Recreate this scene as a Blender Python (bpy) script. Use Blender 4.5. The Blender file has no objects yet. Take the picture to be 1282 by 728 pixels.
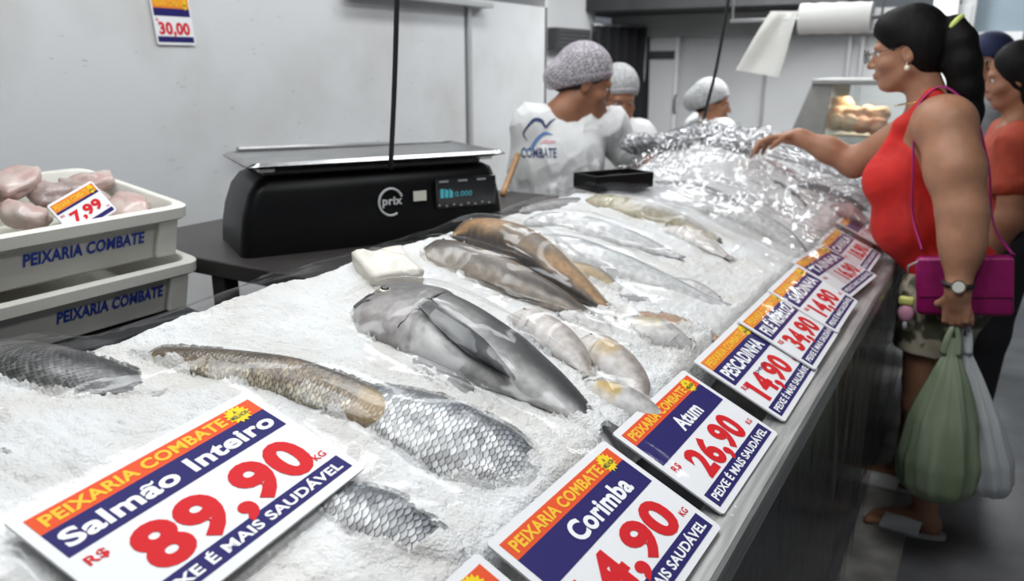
import bpy, bmesh, math, random
import numpy as np
from mathutils import Vector, Matrix
from mathutils.bvhtree import BVHTree

random.seed(4)
rng = np.random.default_rng(7)
scene = bpy.context.scene
COL = scene.collection
A = np.array

# ------------------------------------------------------------------ camera
FPX, HORIZON, YAW, CAM_H = 1000.0, 80.0, math.radians(31), 1.45
PITCH = math.atan((364 - HORIZON) / FPX)
cam = bpy.data.cameras.new('camera')
cam.sensor_width = 36.0
cam.lens = 36.0 * FPX / 1282.0
cam.clip_start = 0.02
cam_o = bpy.data.objects.new('camera', cam)
COL.objects.link(cam_o)
cam_o.location = (0, 0, CAM_H)
cam_o.rotation_euler = (math.pi / 2 - PITCH, 0, YAW)
cam.dof.use_dof = True
cam.dof.focus_distance = 1.15
cam.dof.aperture_fstop = 4.5
scene.camera = cam_o

# ------------------------------------------------------------------ world, lights, exposure
scene.view_settings.view_transform = 'Standard'
scene.view_settings.look = 'None'
scene.view_settings.gamma = 1.0
scene.view_settings.use_curve_mapping = False
scene.view_settings.exposure = 0.0
scene.cycles.use_denoising = True
scene.cycles.transparent_max_bounces = 12
w = bpy.data.worlds.new('world')
scene.world = w
w.use_nodes = True
w.node_tree.nodes['Background'].inputs[0].default_value = (0.80, 0.88, 1.0, 1)
w.node_tree.nodes['Background'].inputs[1].default_value = 0.16


def area_light(name, loc, sx, sy, power, color=(1, 1, 1), rot=(0, 0, 0)):
    l = bpy.data.lights.new(name, 'AREA')
    l.shape = 'RECTANGLE'
    l.size, l.size_y = sx, sy
    l.energy = power
    l.color = color
    o = bpy.data.objects.new(name, l)
    COL.objects.link(o)
    o.location = loc
    o.rotation_euler = rot
    return o


COOL = (0.95, 0.98, 1.0)
area_light('tube_light', (-0.80, 0.45, 2.75), 0.40, 1.5, 22, COOL)
area_light('tube_light', (-0.95, 2.3, 2.75), 0.30, 1.5, 15, COOL)
area_light('tube_light', (-0.95, 4.1, 2.75), 0.30, 1.5, 14, COOL)
area_light('tube_light', (-1.75, 1.3, 2.75), 0.30, 1.5, 20, COOL)
area_light('tube_light', (-1.75, 3.2, 2.75), 0.30, 1.5, 20, COOL)
area_light('tube_light', (-1.3, 5.3, 2.65), 0.40, 1.5, 85, COOL, (math.radians(25), 0, 0))
area_light('tube_light', (0.25, 1.2, 2.8), 0.40, 1.2, 20, COOL)
area_light('tube_light', (0.1, 6.2, 2.75), 0.40, 1.2, 36, COOL)


# ------------------------------------------------------------------ pixel helpers (used to survey real places)
cF = A([-math.sin(YAW) * math.cos(PITCH), math.cos(YAW) * math.cos(PITCH), -math.sin(PITCH)])
cR = A([math.cos(YAW), math.sin(YAW), 0.0])
cU = np.cross(cR, cF)
cC = A([0, 0, CAM_H])


def ray(u, v):
    return cF + cR * (u - 641) / FPX + cU * (364 - v) / FPX


def PX(u, v, x):
    r = ray(u, v)
    return cC + r * (x / r[0])


def PY(u, v, y):
    r = ray(u, v)
    return cC + r * (y / r[1])


def PZ(u, v, z):
    r = ray(u, v)
    return cC + r * ((z - CAM_H) / r[2])


def sstep(a, b, x):
    t = np.clip((x - a) / (b - a), 0, 1)
    return t * t * (3 - 2 * t)


def zbed(x, y):
    z = np.interp(x, [-1.12, -1.07, -1.02, -0.8, -0.62, -0.42, -0.24], [1.0, 1.065, 1.088, 1.045, 0.995, 0.93, 0.85])
    z = z - 0.018 * sstep(1.1, 0.4, y) * sstep(-0.75, -1.0, x)
    return z + 0.055 * sstep(2.3, 3.1, y) - 0.05 * sstep(3.3, 3.9, y)


def PB(u, v, off=0.0):
    """point of the display bed seen at a pixel"""
    r = ray(u, v)
    t = np.linspace(0.4, 6, 2801)
    p = cC[None] + t[:, None] * r[None]
    d = p[:, 2] - zbed(p[:, 0], p[:, 1]) - off
    i = int(np.argmax(d < 0))
    if i == 0:
        i = len(t) - 1
    f = d[i - 1] / (d[i - 1] - d[i]) if d[i - 1] != d[i] else 0
    return p[i - 1] + (p[i] - p[i - 1]) * f


def nrm(v):
    v = np.asarray(v, float)
    return v / (np.linalg.norm(v) + 1e-12)


# ------------------------------------------------------------------ numpy noise
_tab = rng.random((256, 256))


def vnoise(x, y):
    xi = np.floor(x).astype(int)
    yi = np.floor(y).astype(int)
    fx, fy = x - xi, y - yi
    fx = fx * fx * fx * (fx * (fx * 6 - 15) + 10)
    fy = fy * fy * fy * (fy * (fy * 6 - 15) + 10)
    g = lambda i, j: _tab[i & 255, j & 255]
    return (g(xi, yi) * (1 - fx) + g(xi + 1, yi) * fx) * (1 - fy) + (g(xi, yi + 1) * (1 - fx) + g(xi + 1, yi + 1) * fx) * fy


def fbm(x, y, o=4):
    s, a, t = 0, 1.0, 0
    for k in range(o):
        s = s + a * (vnoise(x * 2 ** k + 17.3 * k, y * 2 ** k + 5.1 * k) - 0.5)
        t += a
        a *= 0.5
    return s / t


def ridged(x, y, o=3):
    s, a = 0, 1.0
    for k in range(o):
        s = s + a * (1 - np.abs(2 * vnoise(x * 2 ** k + 31.7 * k, y * 2 ** k + 11.9 * k) - 1)) ** 3
        a *= 0.5
    return s / 1.75


# ------------------------------------------------------------------ materials
MATS = {}


def mat(name, color=(0.8, 0.8, 0.8), rough=0.5, metal=0.0, var=0.0, vscale=20.0, bump=0.0, bscale=60.0, spec=0.5,
        attr=False, alpha=1.0, trans=0.0, color2=None, detail=4.0, coat=0.0, emit=None, stretch=None, sheen=0.0, ramp=(0.35, 0.65)):
    if name in MATS:
        return MATS[name]
    m = bpy.data.materials.new(name)
    m.use_nodes = True
    nt = m.node_tree
    b = nt.nodes['Principled BSDF']
    b.inputs['Base Color'].default_value = (*color, 1)
    b.inputs['Roughness'].default_value = rough
    b.inputs['Metallic'].default_value = metal
    b.inputs['Specular IOR Level'].default_value = spec
    b.inputs['Alpha'].default_value = alpha
    b.inputs['Coat Weight'].default_value = coat
    b.inputs['Coat Roughness'].default_value = 0.12
    if emit:
        b.inputs['Emission Color'].default_value = (*emit[0], 1)
        b.inputs['Emission Strength'].default_value = emit[1]
    tc = nt.nodes.new('ShaderNodeTexCoord')
    src = tc.outputs['Object']
    if stretch:
        mp = nt.nodes.new('ShaderNodeMapping')
        mp.inputs['Scale'].default_value = stretch
        nt.links.new(src, mp.inputs['Vector'])
        src = mp.outputs[0]
    csock = None
    if attr:
        at = nt.nodes.new('ShaderNodeAttribute')
        at.attribute_name = 'Col'
        csock = at.outputs['Color']
    if color2 is not None or var > 0:
        n = nt.nodes.new('ShaderNodeTexNoise')
        n.inputs['Scale'].default_value = vscale
        n.inputs['Detail'].default_value = detail
        nt.links.new(src, n.inputs['Vector'])
        mx = nt.nodes.new('ShaderNodeMix')
        mx.data_type = 'RGBA'
        c2 = color2 if color2 is not None else tuple(max(0, c * (1 - var)) for c in color)
        rp = nt.nodes.new('ShaderNodeMapRange')
        rp.inputs['From Min'].default_value = ramp[0]
        rp.inputs['From Max'].default_value = ramp[1]
        nt.links.new(n.outputs['Fac'], rp.inputs['Value'])
        nt.links.new(rp.outputs[0], mx.inputs['Factor'])
        if csock is not None:
            nt.links.new(csock, mx.inputs['A'])
            mul = nt.nodes.new('ShaderNodeMix')
            mul.data_type = 'RGBA'
            mul.blend_type = 'MULTIPLY'
            mul.inputs['Factor'].default_value = 1
            nt.links.new(csock, mul.inputs['A'])
            mul.inputs['B'].default_value = (1 - var, 1 - var, 1 - var, 1)
            nt.links.new(mul.outputs['Result'], mx.inputs['B'])
        else:
            mx.inputs['A'].default_value = (*color, 1)
            mx.inputs['B'].default_value = (*c2, 1)
        csock = mx.outputs['Result']
    if csock is not None:
        nt.links.new(csock, b.inputs['Base Color'])
    if bump > 0:
        n2 = nt.nodes.new('ShaderNodeTexNoise')
        n2.inputs['Scale'].default_value = bscale
        n2.inputs['Detail'].default_value = 5
        nt.links.new(src, n2.inputs['Vector'])
        bp = nt.nodes.new('ShaderNodeBump')
        bp.inputs['Strength'].default_value = bump
        bp.inputs['Distance'].default_value = 0.01
        nt.links.new(n2.outputs['Fac'], bp.inputs['Height'])
        nt.links.new(bp.outputs[0], b.inputs['Normal'])
    if trans > 0:
        out = nt.nodes['Material Output']
        tl = nt.nodes.new('ShaderNodeBsdfTranslucent')
        tl.inputs['Color'].default_value = (*color, 1)
        mxs = nt.nodes.new('ShaderNodeMixShader')
        mxs.inputs[0].default_value = trans
        nt.links.new(b.outputs[0], mxs.inputs[1])
        nt.links.new(tl.outputs[0], mxs.inputs[2])
        nt.links.new(mxs.outputs[0], out.inputs['Surface'])
    MATS[name] = m
    return m


def film_mat(name, tint=(1, 1, 1), haze=0.03, ior=0.07, rough=0.07, hazecol=(0.9, 0.92, 0.95), bump=0.0, bscale=90, gain=1.0):
    """thin clear film: transparent + fresnel gloss + a little milky diffuse"""
    m = bpy.data.materials.new(name)
    m.use_nodes = True
    nt = m.node_tree
    nt.nodes.remove(nt.nodes['Principled BSDF'])
    out = nt.nodes['Material Output']
    tr = nt.nodes.new('ShaderNodeBsdfTransparent')
    tr.inputs[0].default_value = (*tint, 1)
    df = nt.nodes.new('ShaderNodeBsdfDiffuse')
    df.inputs[0].default_value = (*hazecol, 1)
    tl = nt.nodes.new('ShaderNodeBsdfTranslucent')
    tl.inputs[0].default_value = (*hazecol, 1)
    gl = nt.nodes.new('ShaderNodeBsdfGlossy')
    gl.inputs['Roughness'].default_value = rough
    fr = nt.nodes.new('ShaderNodeLayerWeight')
    fr.inputs['Blend'].default_value = 0.5
    pw = nt.nodes.new('ShaderNodeMath')
    pw.operation = 'POWER'
    pw.inputs[1].default_value = 5.0
    nt.links.new(fr.outputs['Facing'], pw.inputs[0])
    sc_ = nt.nodes.new('ShaderNodeMath')
    sc_.operation = 'MULTIPLY_ADD'
    sc_.inputs[1].default_value = 0.38
    sc_.inputs[2].default_value = ior
    nt.links.new(pw.outputs[0], sc_.inputs[0])
    a0 = nt.nodes.new('ShaderNodeMixShader')
    nt.links.new(df.outputs[0], a0.inputs[1])
    nt.links.new(tl.outputs[0], a0.inputs[2])
    a = nt.nodes.new('ShaderNodeMixShader')
    a.inputs[0].default_value = haze
    nt.links.new(tr.outputs[0], a.inputs[1])
    nt.links.new(a0.outputs[0], a.inputs[2])
    c = nt.nodes.new('ShaderNodeMixShader')
    g = nt.nodes.new('ShaderNodeMath')
    g.operation = 'MULTIPLY'
    g.use_clamp = True
    g.inputs[1].default_value = gain
    nt.links.new(sc_.outputs[0], g.inputs[0])
    nt.links.new(g.outputs[0], c.inputs[0])
    nt.links.new(a.outputs[0], c.inputs[1])
    nt.links.new(gl.outputs[0], c.inputs[2])
    nt.links.new(c.outputs[0], out.inputs['Surface'])
    if bump > 0:
        tc = nt.nodes.new('ShaderNodeTexCoord')
        n2 = nt.nodes.new('ShaderNodeTexNoise')
        n2.inputs['Scale'].default_value = bscale
        n2.inputs['Detail'].default_value = 3
        nt.links.new(tc.outputs['Object'], n2.inputs['Vector'])
        bp = nt.nodes.new('ShaderNodeBump')
        bp.inputs['Strength'].default_value = bump
        bp.inputs['Distance'].default_value = 0.01
        nt.links.new(n2.outputs['Fac'], bp.inputs['Height'])
        for s in (gl, fr):
            nt.links.new(bp.outputs[0], s.inputs['Normal'])
    return m


# ------------------------------------------------------------------ mesh helpers
class MB:
    def __init__(self):
        self.v, self.f, self.m, self.n = [], [], [], 0

    def add(self, v, f, mi=0):
        v = np.asarray(v, float).reshape(-1, 3)
        self.v.append(v)
        for q in f:
            self.f.append(tuple(int(i) + self.n for i in q))
            self.m.append(mi)
        self.n += len(v)
        return self

    def box(self, c, s, R=None, bev=0.0, mi=0, seg=2):
        bm = bmesh.new()
        bmesh.ops.create_cube(bm, size=1)
        for q in bm.verts:
            q.co = Vector((q.co.x * s[0], q.co.y * s[1], q.co.z * s[2]))
        if bev > 0:
            bmesh.ops.bevel(bm, geom=bm.edges[:], offset=bev, segments=seg, affect='EDGES', profile=0.5)
        v = A([q.co[:] for q in bm.verts])
        bm.verts.index_update()
        f = [[q.index for q in fc.verts] for fc in bm.faces]
        bm.free()
        if R is not None:
            v = v @ np.asarray(R).T
        return self.add(v + A(c), f, mi)

    def tube(self, pts, r, n=10, mi=0, caps=True):
        pts = A(pts, float)
        r = np.broadcast_to(r, (len(pts),)).astype(float)
        T = np.gradient(pts, axis=0)
        ref = A([0.0, 0, 1]) if abs(nrm(T[0])[2]) < 0.9 else A([1.0, 0, 0])
        V = []
        a = np.linspace(0, 2 * np.pi, n, endpoint=False)
        s_prev = None
        for p, t, rr in zip(pts, T, r):
            t = nrm(t)
            s = np.cross(t, ref) if s_prev is None else s_prev - t * (s_prev @ t)
            s = nrm(s)
            s_prev = s
            b = np.cross(t, s)
            V.append(p + rr * (np.cos(a)[:, None] * s + np.sin(a)[:, None] * b))
        V = np.concatenate(V)
        F = []
        for i in range(len(pts) - 1):
            for j in range(n):
                k = (j + 1) % n
                F.append((i * n + j, i * n + k, (i + 1) * n + k, (i + 1) * n + j))
        if caps:
            F.append(tuple(range(n))[::-1])
            F.append(tuple((len(pts) - 1) * n + j for j in range(n)))
        return self.add(V, F, mi)

    def sphere(self, c, r, nu=16, nv=10, R=None, mi=0):
        r = np.broadcast_to(r, (3,))
        V = [[0, 0, 1]]
        for i in range(1, nv):
            t = math.pi * i / nv
            for j in range(nu):
                p = 2 * math.pi * j / nu
                V.append([math.sin(t) * math.cos(p), math.sin(t) * math.sin(p), math.cos(t)])
        V.append([0, 0, -1])
        V = A(V) * r
        F = [(0, 1 + j, 1 + (j + 1) % nu) for j in range(nu)]
        for i in range(nv - 2):
            for j in range(nu):
                a, b = 1 + i * nu + j, 1 + i * nu + (j + 1) % nu
                F.append((a, a + nu, b + nu, b))
        l = len(V) - 1
        F += [(l, 1 + (nv - 2) * nu + (j + 1) % nu, 1 + (nv - 2) * nu + j) for j in range(nu)]
        if R is not None:
            V = V @ np.asarray(R).T
        return self.add(V + A(c), F, mi)

    def prism(self, poly, z0, z1, o=(0, 0, 0), ax=((1, 0, 0), (0, 1, 0), (0, 0, 1)), mi=0):
        """2-D polygon extruded from z0 to z1 in the frame (o, ax)"""
        ax = A(ax, float)
        n = len(poly)
        V = []
        for z in (z0, z1):
            for p in poly:
                V.append(A(o) + p[0] * ax[0] + p[1] * ax[1] + z * ax[2])
        F = [tuple(range(n))[::-1], tuple(range(n, 2 * n))]
        for i in range(n):
            j = (i + 1) % n
            F.append((i, j, n + j, n + i))
        return self.add(V, F, mi)

    def grid(self, P, mi=0, closed=False):
        """P: (n,m,3)"""
        n, m = P.shape[:2]
        F = []
        for i in range(n - 1):
            for j in range(m - 1 if not closed else m):
                k = (j + 1) % m
                F.append((i * m + j, (i + 1) * m + j, (i + 1) * m + k, i * m + k))
        return self.add(P.reshape(-1, 3), F, mi)


def wloc(o):
    p = A([0.0, 0, 0])
    while o is not None:
        p = p + A(o.location[:])
        o = o.parent
    return p


def build(name, mb, mats, parent=None, smooth=True, loc=None, col=None, angle=None):
    """links the collected shapes as ONE mesh object; vertices are given in world space"""
    v = np.concatenate(mb.v) if mb.v else np.zeros((0, 3))
    base = wloc(parent) if parent is not None else A([0.0, 0, 0])
    if loc is not None:
        base = base + (A(loc, float) - base)
    me = bpy.data.meshes.new(name)
    me.from_pydata((v - base).tolist(), [], mb.f)
    if not isinstance(mats, (list, tuple)):
        mats = [mats]
    for m in mats:
        me.materials.append(m)
    me.polygons.foreach_set('material_index', mb.m)
    if smooth:
        me.polygons.foreach_set('use_smooth', [True] * len(me.polygons))
        if angle is not None:
            me.set_sharp_from_angle(angle=math.radians(angle))
    if col is not None:
        ca = me.color_attributes.new('Col', 'FLOAT_COLOR', 'POINT')
        c4 = np.ones((len(v), 4), dtype=np.float32)
        c4[:, :3] = col
        ca.data.foreach_set('color', c4.ravel())
    me.validate()
    me.update()
    o = bpy.data.objects.new(name, me)
    COL.objects.link(o)
    if parent is not None:
        o.parent = parent
    if loc is not None:
        o.location = A(loc) - (wloc(parent) if parent is not None else 0)
    return o


def thing(name, label, cat, loc, group=None):
    o = bpy.data.objects.new(name, None)
    o.empty_display_size = 0.05
    COL.objects.link(o)
    o.location = [float(q) for q in loc]
    return tag(o, label, cat, group)


def tag(o, label, cat, group=None, kind=None):
    o['label'] = label
    o['category'] = cat
    if group:
        o['group'] = group
    if kind:
        o['kind'] = kind
    return o


def struct(name, mb, m, parent=None, **k):
    o = build(name, mb, m, parent, **k)
    if parent is None:
        o['kind'] = 'structure'
    return o


def catmull(P, n):
    P = A(P, float)
    if P.ndim == 1:
        P = P[:, None]
    d = np.concatenate([[0], np.cumsum(np.linalg.norm(np.diff(P, axis=0), axis=1))])
    d /= d[-1]
    m = np.gradient(P, d, axis=0)
    s = np.linspace(0, 1, n)
    i = np.clip(np.searchsorted(d, s) - 1, 0, len(P) - 2)
    h = (d[i + 1] - d[i])[:, None]
    t = ((s - d[i])[:, None]) / h
    return (2 * t**3 - 3 * t**2 + 1) * P[i] + (t**3 - 2 * t**2 + t) * h * m[i] + (-2 * t**3 + 3 * t**2) * P[i + 1] + (t**3 - t**2) * h * m[i + 1]


# ------------------------------------------------------------------ text
def text_geo(body, bold=0.0, extr=0.0):
    c = bpy.data.curves.new('t', 'FONT')
    c.body = body
    c.offset = bold
    c.space_character = 1.0 + 1.6 * bold
    c.extrude = extr
    c.resolution_u = 4
    o = bpy.data.objects.new('t', c)
    COL.objects.link(o)
    bpy.context.view_layer.update()
    me = o.evaluated_get(bpy.context.evaluated_depsgraph_get()).to_mesh()
    v = A([q.co[:] for q in me.vertices]) if len(me.vertices) else np.zeros((0, 3))
    f = [tuple(p.vertices) for p in me.polygons]
    o.evaluated_get(bpy.context.evaluated_depsgraph_get()).to_mesh_clear()
    bpy.data.objects.remove(o)
    bpy.data.curves.remove(c)
    return v, f


def text_into(mb, body, o, ax, x0, x1, base, cap, lift=0.0, bold=0.03, shear=0.0, mi=0, keep=False, extr=0.0):
    """writes text in the frame (o, ax) from x0 to x1 on baseline `base` with capital height `cap`"""
    v, f = text_geo(body, bold)
    sy = cap / 0.73
    xa, xb = v[:, 0].min(), v[:, 0].max()
    sx = (x1 - x0) / (xb - xa)
    if keep:
        sx = sy
        mid = (x0 + x1) / 2 - (xb - xa) * sx / 2
        x = mid + (v[:, 0] - xa) * sx
    else:
        x = x0 + (v[:, 0] - xa) * sx
    y = base + v[:, 1] * sy
    x = x + shear * v[:, 1] * sy
    ax = A(ax, float)
    P = A(o) + x[:, None] * ax[0] + y[:, None] * ax[1] + lift * ax[2]
    mb.add(P, f, mi)


# ------------------------------------------------------------------ signed-distance bodies
class Sdf:
    def __init__(self):
        self.p = []
        self.clips = []

    def cap(self, a, b, ra, rb, k=0.02, sub=False):
        self.p.append(('cap', A(a, float), A(b, float), ra, rb, k, sub))
        return self

    def chain(self, pts, rs, k=0.02):
        for i in range(len(pts) - 1):
            self.cap(pts[i], pts[i + 1], rs[i], rs[i + 1], k)
        return self

    def ell(self, c, r, R=None, k=0.02, sub=False):
        self.p.append(('ell', A(c, float), np.broadcast_to(A(r, float), (3,)), np.eye(3) if R is None else A(R, float), 0, k, sub))
        return self

    def clip(self, pt, n):
        self.clips.append((A(pt, float), nrm(n)))
        return self

    def grown(self, g, names=None):
        q = Sdf()
        for p in self.p:
            if p[6]:
                continue
            if p[0] == 'cap':
                q.p.append(('cap', p[1], p[2], p[3] + g, p[4] + g, p[5], False))
            else:
                q.p.append(('ell', p[1], p[2] + g, p[3], 0, p[5], False))
        return q

    def mesh(self, h):
        lo, hi = A([9e9] * 3), A([-9e9] * 3)
        for p in self.p:
            if p[6]:
                continue
            if p[0] == 'cap':
                r = max(p[3], p[4])
                lo = np.minimum(lo, np.minimum(p[1], p[2]) - r)
                hi = np.maximum(hi, np.maximum(p[1], p[2]) + r)
            else:
                r = p[2].max()
                lo = np.minimum(lo, p[1] - r)
                hi = np.maximum(hi, p[1] + r)
        lo -= 3 * h + 0.02
        hi += 3 * h + 0.02
        n = np.ceil((hi - lo) / h).astype(int) + 1
        F = np.full(n, 0.2, dtype=np.float32)
        axs = [(lo[i] + h * np.arange(n[i])).astype(np.float32) for i in range(3)]
        for p in self.p:
            k = p[5]
            if p[0] == 'cap':
                r = max(p[3], p[4])
                a0, a1 = np.minimum(p[1], p[2]) - r, np.maximum(p[1], p[2]) + r
            else:
                r = p[2].max()
                a0, a1 = p[1] - r, p[1] + r
            mg = k + 2 * h + 0.008
            i0 = np.clip(np.floor((a0 - mg - lo) / h).astype(int), 0, n)
            i1 = np.clip(np.ceil((a1 + mg - lo) / h).astype(int) + 1, 0, n)
            if np.any(i1 <= i0):
                continue
            sl = tuple(slice(i0[i], i1[i]) for i in range(3))
            X, Y, Z = np.meshgrid(*[axs[i][sl[i]] for i in range(3)], indexing='ij')
            if p[0] == 'cap':
                a, b = p[1], p[2]
                d = b - a
                L2 = d @ d + 1e-12
                t = np.clip(((X - a[0]) * d[0] + (Y - a[1]) * d[1] + (Z - a[2]) * d[2]) / L2, 0, 1)
                D = np.sqrt((X - a[0] - t * d[0])**2 + (Y - a[1] - t * d[1])**2 + (Z - a[2] - t * d[2])**2) - (p[3] + (p[4] - p[3]) * t)
            else:
                R = p[3]
                x, y, z = X - p[1][0], Y - p[1][1], Z - p[1][2]
                q = [(x * R[0, i] + y * R[1, i] + z * R[2, i]) for i in range(3)]
                k0 = np.sqrt(sum((q[i] / p[2][i])**2 for i in range(3)))
                k1 = np.sqrt(sum((q[i] / p[2][i]**2)**2 for i in range(3))) + 1e-9
                D = k0 * (k0 - 1) / k1
                D = np.where(k0 < 1e-4, -p[2].min(), D)
            G = F[sl]
            if p[6]:
                D = -D
                hh = np.clip(0.5 + 0.5 * (D - G) / k, 0, 1)
                F[sl] = G + (D - G) * hh + k * hh * (1 - hh)
            else:
                hh = np.clip(0.5 + 0.5 * (G - D) / k, 0, 1)
                F[sl] = G + (D - G) * hh - k * hh * (1 - hh)
        for pt, nn in self.clips:
            D = (axs[0][:, None, None] - pt[0]) * nn[0] + (axs[1][None, :, None] - pt[1]) * nn[1] + (axs[2][None, None, :] - pt[2]) * nn[2]
            F = np.maximum(F, D.astype(np.float32))
        return nets(F, lo, h)


def nets(F, lo, h):
    S = F < 0
    n = A(F.shape)
    c = [S[i:n[0] - 1 + i, j:n[1] - 1 + j, k:n[2] - 1 + k] for i in (0, 1) for j in (0, 1) for k in (0, 1)]
    anyb = np.logical_or.reduce(c)
    allb = np.logical_and.reduce(c)
    act = np.argwhere(anyb & ~allb)
    idx = np.full(n - 1, -1, dtype=np.int32)
    idx[act[:, 0], act[:, 1], act[:, 2]] = np.arange(len(act))
    acc = np.zeros((len(act), 3))
    cnt = np.zeros(len(act))
    co = [(i, j, k) for i in (0, 1) for j in (0, 1) for k in (0, 1)]
    val = {q: F[act[:, 0] + q[0], act[:, 1] + q[1], act[:, 2] + q[2]] for q in co}
    for q in co:
        for ax in range(3):
            if q[ax] == 0:
                r = list(q)
                r[ax] = 1
                r = tuple(r)
                a, b = val[q], val[r]
                mk = (a < 0) != (b < 0)
                t = np.where(mk, a / np.where(mk, a - b, 1), 0)
                pt = np.tile(A(q, float), (len(act), 1))
                pt[:, ax] += t
                acc[mk] += pt[mk]
                cnt[mk] += 1
    V = lo + h * (act + acc / cnt[:, None])
    Q = []
    for ax in range(3):
        s0 = [slice(None)] * 3
        s1 = [slice(None)] * 3
        s0[ax] = slice(0, -1)
        s1[ax] = slice(1, None)
        a, b = S[tuple(s0)], S[tuple(s1)]
        e = np.argwhere(a != b)
        u, w_ = (ax + 1) % 3, (ax + 2) % 3
        ok = (e[:, u] > 0) & (e[:, w_] > 0) & (e[:, u] < n[u] - 1) & (e[:, w_] < n[w_] - 1)
        e = e[ok]
        fl = a[e[:, 0], e[:, 1], e[:, 2]]
        def at(du, dw):
            q = e.copy()
            q[:, u] += du
            q[:, w_] += dw
            return idx[q[:, 0], q[:, 1], q[:, 2]]
        quad = np.stack([at(-1, -1), at(0, -1), at(0, 0), at(-1, 0)], 1)
        quad[~fl] = quad[~fl][:, ::-1]
        Q.append(quad)
    Q = np.concatenate(Q)
    Q = Q[(Q >= 0).all(1)]
    return V, Q


def sdf_obj(name, s, h, m, parent=None, loc=None, wrinkle=0.0, wf=7.0):
    V, Q = s.mesh(h)
    if wrinkle:
        fn = np.cross(V[Q[:, 1]] - V[Q[:, 0]], V[Q[:, 2]] - V[Q[:, 0]])
        N_ = np.zeros_like(V)
        for k in range(4):
            np.add.at(N_, Q[:, k], fn)
        N_ /= np.linalg.norm(N_, axis=1)[:, None] + 1e-12
        hh = V[:, 0] + V[:, 1]
        V = V + N_ * (wrinkle * (ridged(hh * wf + 2 * V[:, 2], V[:, 2] * wf * 0.55 - V[:, 0] * 2, 3) - 0.35))[:, None]
    mb = MB()
    mb.add(V, Q.tolist())
    return build(name, mb, m, parent, loc=loc)

# ================================================================== THE SETTING
M_wall = mat('wall_panel_white', (0.63, 0.64, 0.645), 0.45, var=0.16, vscale=2.2, bump=0.04, bscale=9, color2=(0.52, 0.51, 0.49), ramp=(0.45, 0.75))
M_wallb = mat('wall_back_white', (0.60, 0.60, 0.60), 0.55, var=0.1, vscale=1.5)
M_scuff = mat('wall_scuff', (0.40, 0.40, 0.40), 0.8)
M_steel = mat('brushed_steel', (0.40, 0.40, 0.385), 0.5, metal=0.55, var=0.35, vscale=6, bump=0.05, bscale=40, stretch=(18, 1, 18))
M_steel2 = mat('tray_steel', (0.38, 0.385, 0.39), 0.42, metal=0.85, var=0.4, vscale=14)
M_alu = mat('aluminium', (0.55, 0.55, 0.55), 0.4, metal=0.7)
M_dark = mat('dark_steel', (0.055, 0.055, 0.06), 0.5, var=0.3)
M_black = mat('black_plastic', (0.004, 0.004, 0.0045), 0.38, spec=0.2)
M_floor = mat('concrete_floor', (0.155, 0.155, 0.16), 0.42, var=0.35, vscale=5, bump=0.08, bscale=30, color2=(0.10, 0.10, 0.105))
M_kerb = mat('pale_concrete', (0.36, 0.345, 0.32), 0.6, var=0.4, vscale=9, color2=(0.20, 0.19, 0.175), bump=0.1, bscale=40)
M_soffit = mat('dark_soffit', (0.045, 0.045, 0.045), 0.8, var=0.4, vscale=4)
M_grey = mat('grey_panel', (0.36, 0.36, 0.355), 0.6, var=0.15, vscale=3)
M_blue = mat('blue_grey_panel', (0.19, 0.245, 0.28), 0.5, var=0.12, vscale=1.5)
M_white = mat('white_plastic', (0.78, 0.78, 0.76), 0.45)

mb = MB()
mb.box((0.2, 3.6, -0.05), (9.0, 10.5, 0.1))
struct('floor', mb, M_floor)
mb = MB()
mb.box((-0.15, 2.6, 0.004), (0.15, 6.6, 0.008), bev=0.003)
struct('trim_1', mb, M_kerb)           # pale concrete strip beside the counter
mb = MB()
mb.box((0.2, 3.6, 3.05), (9.0, 10.5, 0.1))
struct('ceiling', mb, M_soffit)

# left partition: two panels with a seam and scuffs, aluminium rail on top
mb = MB()
mb.box((-2.65, 1.15, 0.92), (0.06, 5.4, 1.84))
mb.box((-2.65, 4.345, 0.90), (0.06, 0.91, 1.80))
wl = struct('wall_left', mb, M_wall, smooth=False)
mb = MB()
rs = np.random.default_rng(3)
for k in range(150):
    y, z = rs.uniform(0.7, 3.8), 0.85 + 0.9 * rs.random()**1.3
    L = rs.uniform(0.006, 0.035) * (1.5 if z < 1.2 else 0.9)
    a = rs.uniform(-0.25, 0.25)
    wd = rs.uniform(0.001, 0.0035)
    n = 6
    up = [(L * (q / n - 0.5), wd * (0.3 + rs.random()) * math.sin(math.pi * (q + 0.15) / (n + 0.3))) for q in range(n + 1)]
    poly = up + [(p[0], -0.6 * p[1]) for p in up[::-1]]
    poly = [(p[0] * math.cos(a) - p[1] * math.sin(a), p[0] * math.sin(a) + p[1] * math.cos(a)) for p in poly]
    mb.prism(poly, 0.0, 0.0004, (-2.62, y, z), ((0, 1, 0), (0, 0, 1), (1, 0, 0)))
so = build('scuff_marks', mb, M_scuff, wl, smooth=False)
so['kind'] = 'stuff'
mb = MB()
mb.box((-2.612, 3.88, 0.91), (0.02, 0.035, 1.78), bev=0.004)
struct('trim_2', mb, M_alu, smooth=False)
mb = MB()
mb.box((-2.58, 3.45, 1.765), (0.09, 1.15, 0.03), bev=0.005)
struct('trim_3', mb, M_alu, smooth=False)
# return and recess behind the partition
mb = MB()
mb.box((-2.87, 4.79, 1.1), (0.5, 0.03, 2.2))
struct('wall_return', mb, M_wallb, smooth=False)
mb = MB()
mb.box((-3.13, 5.67, 1.1), (0.06, 1.73, 2.2))
struct('wall_recess', mb, M_wallb, smooth=False)
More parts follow.
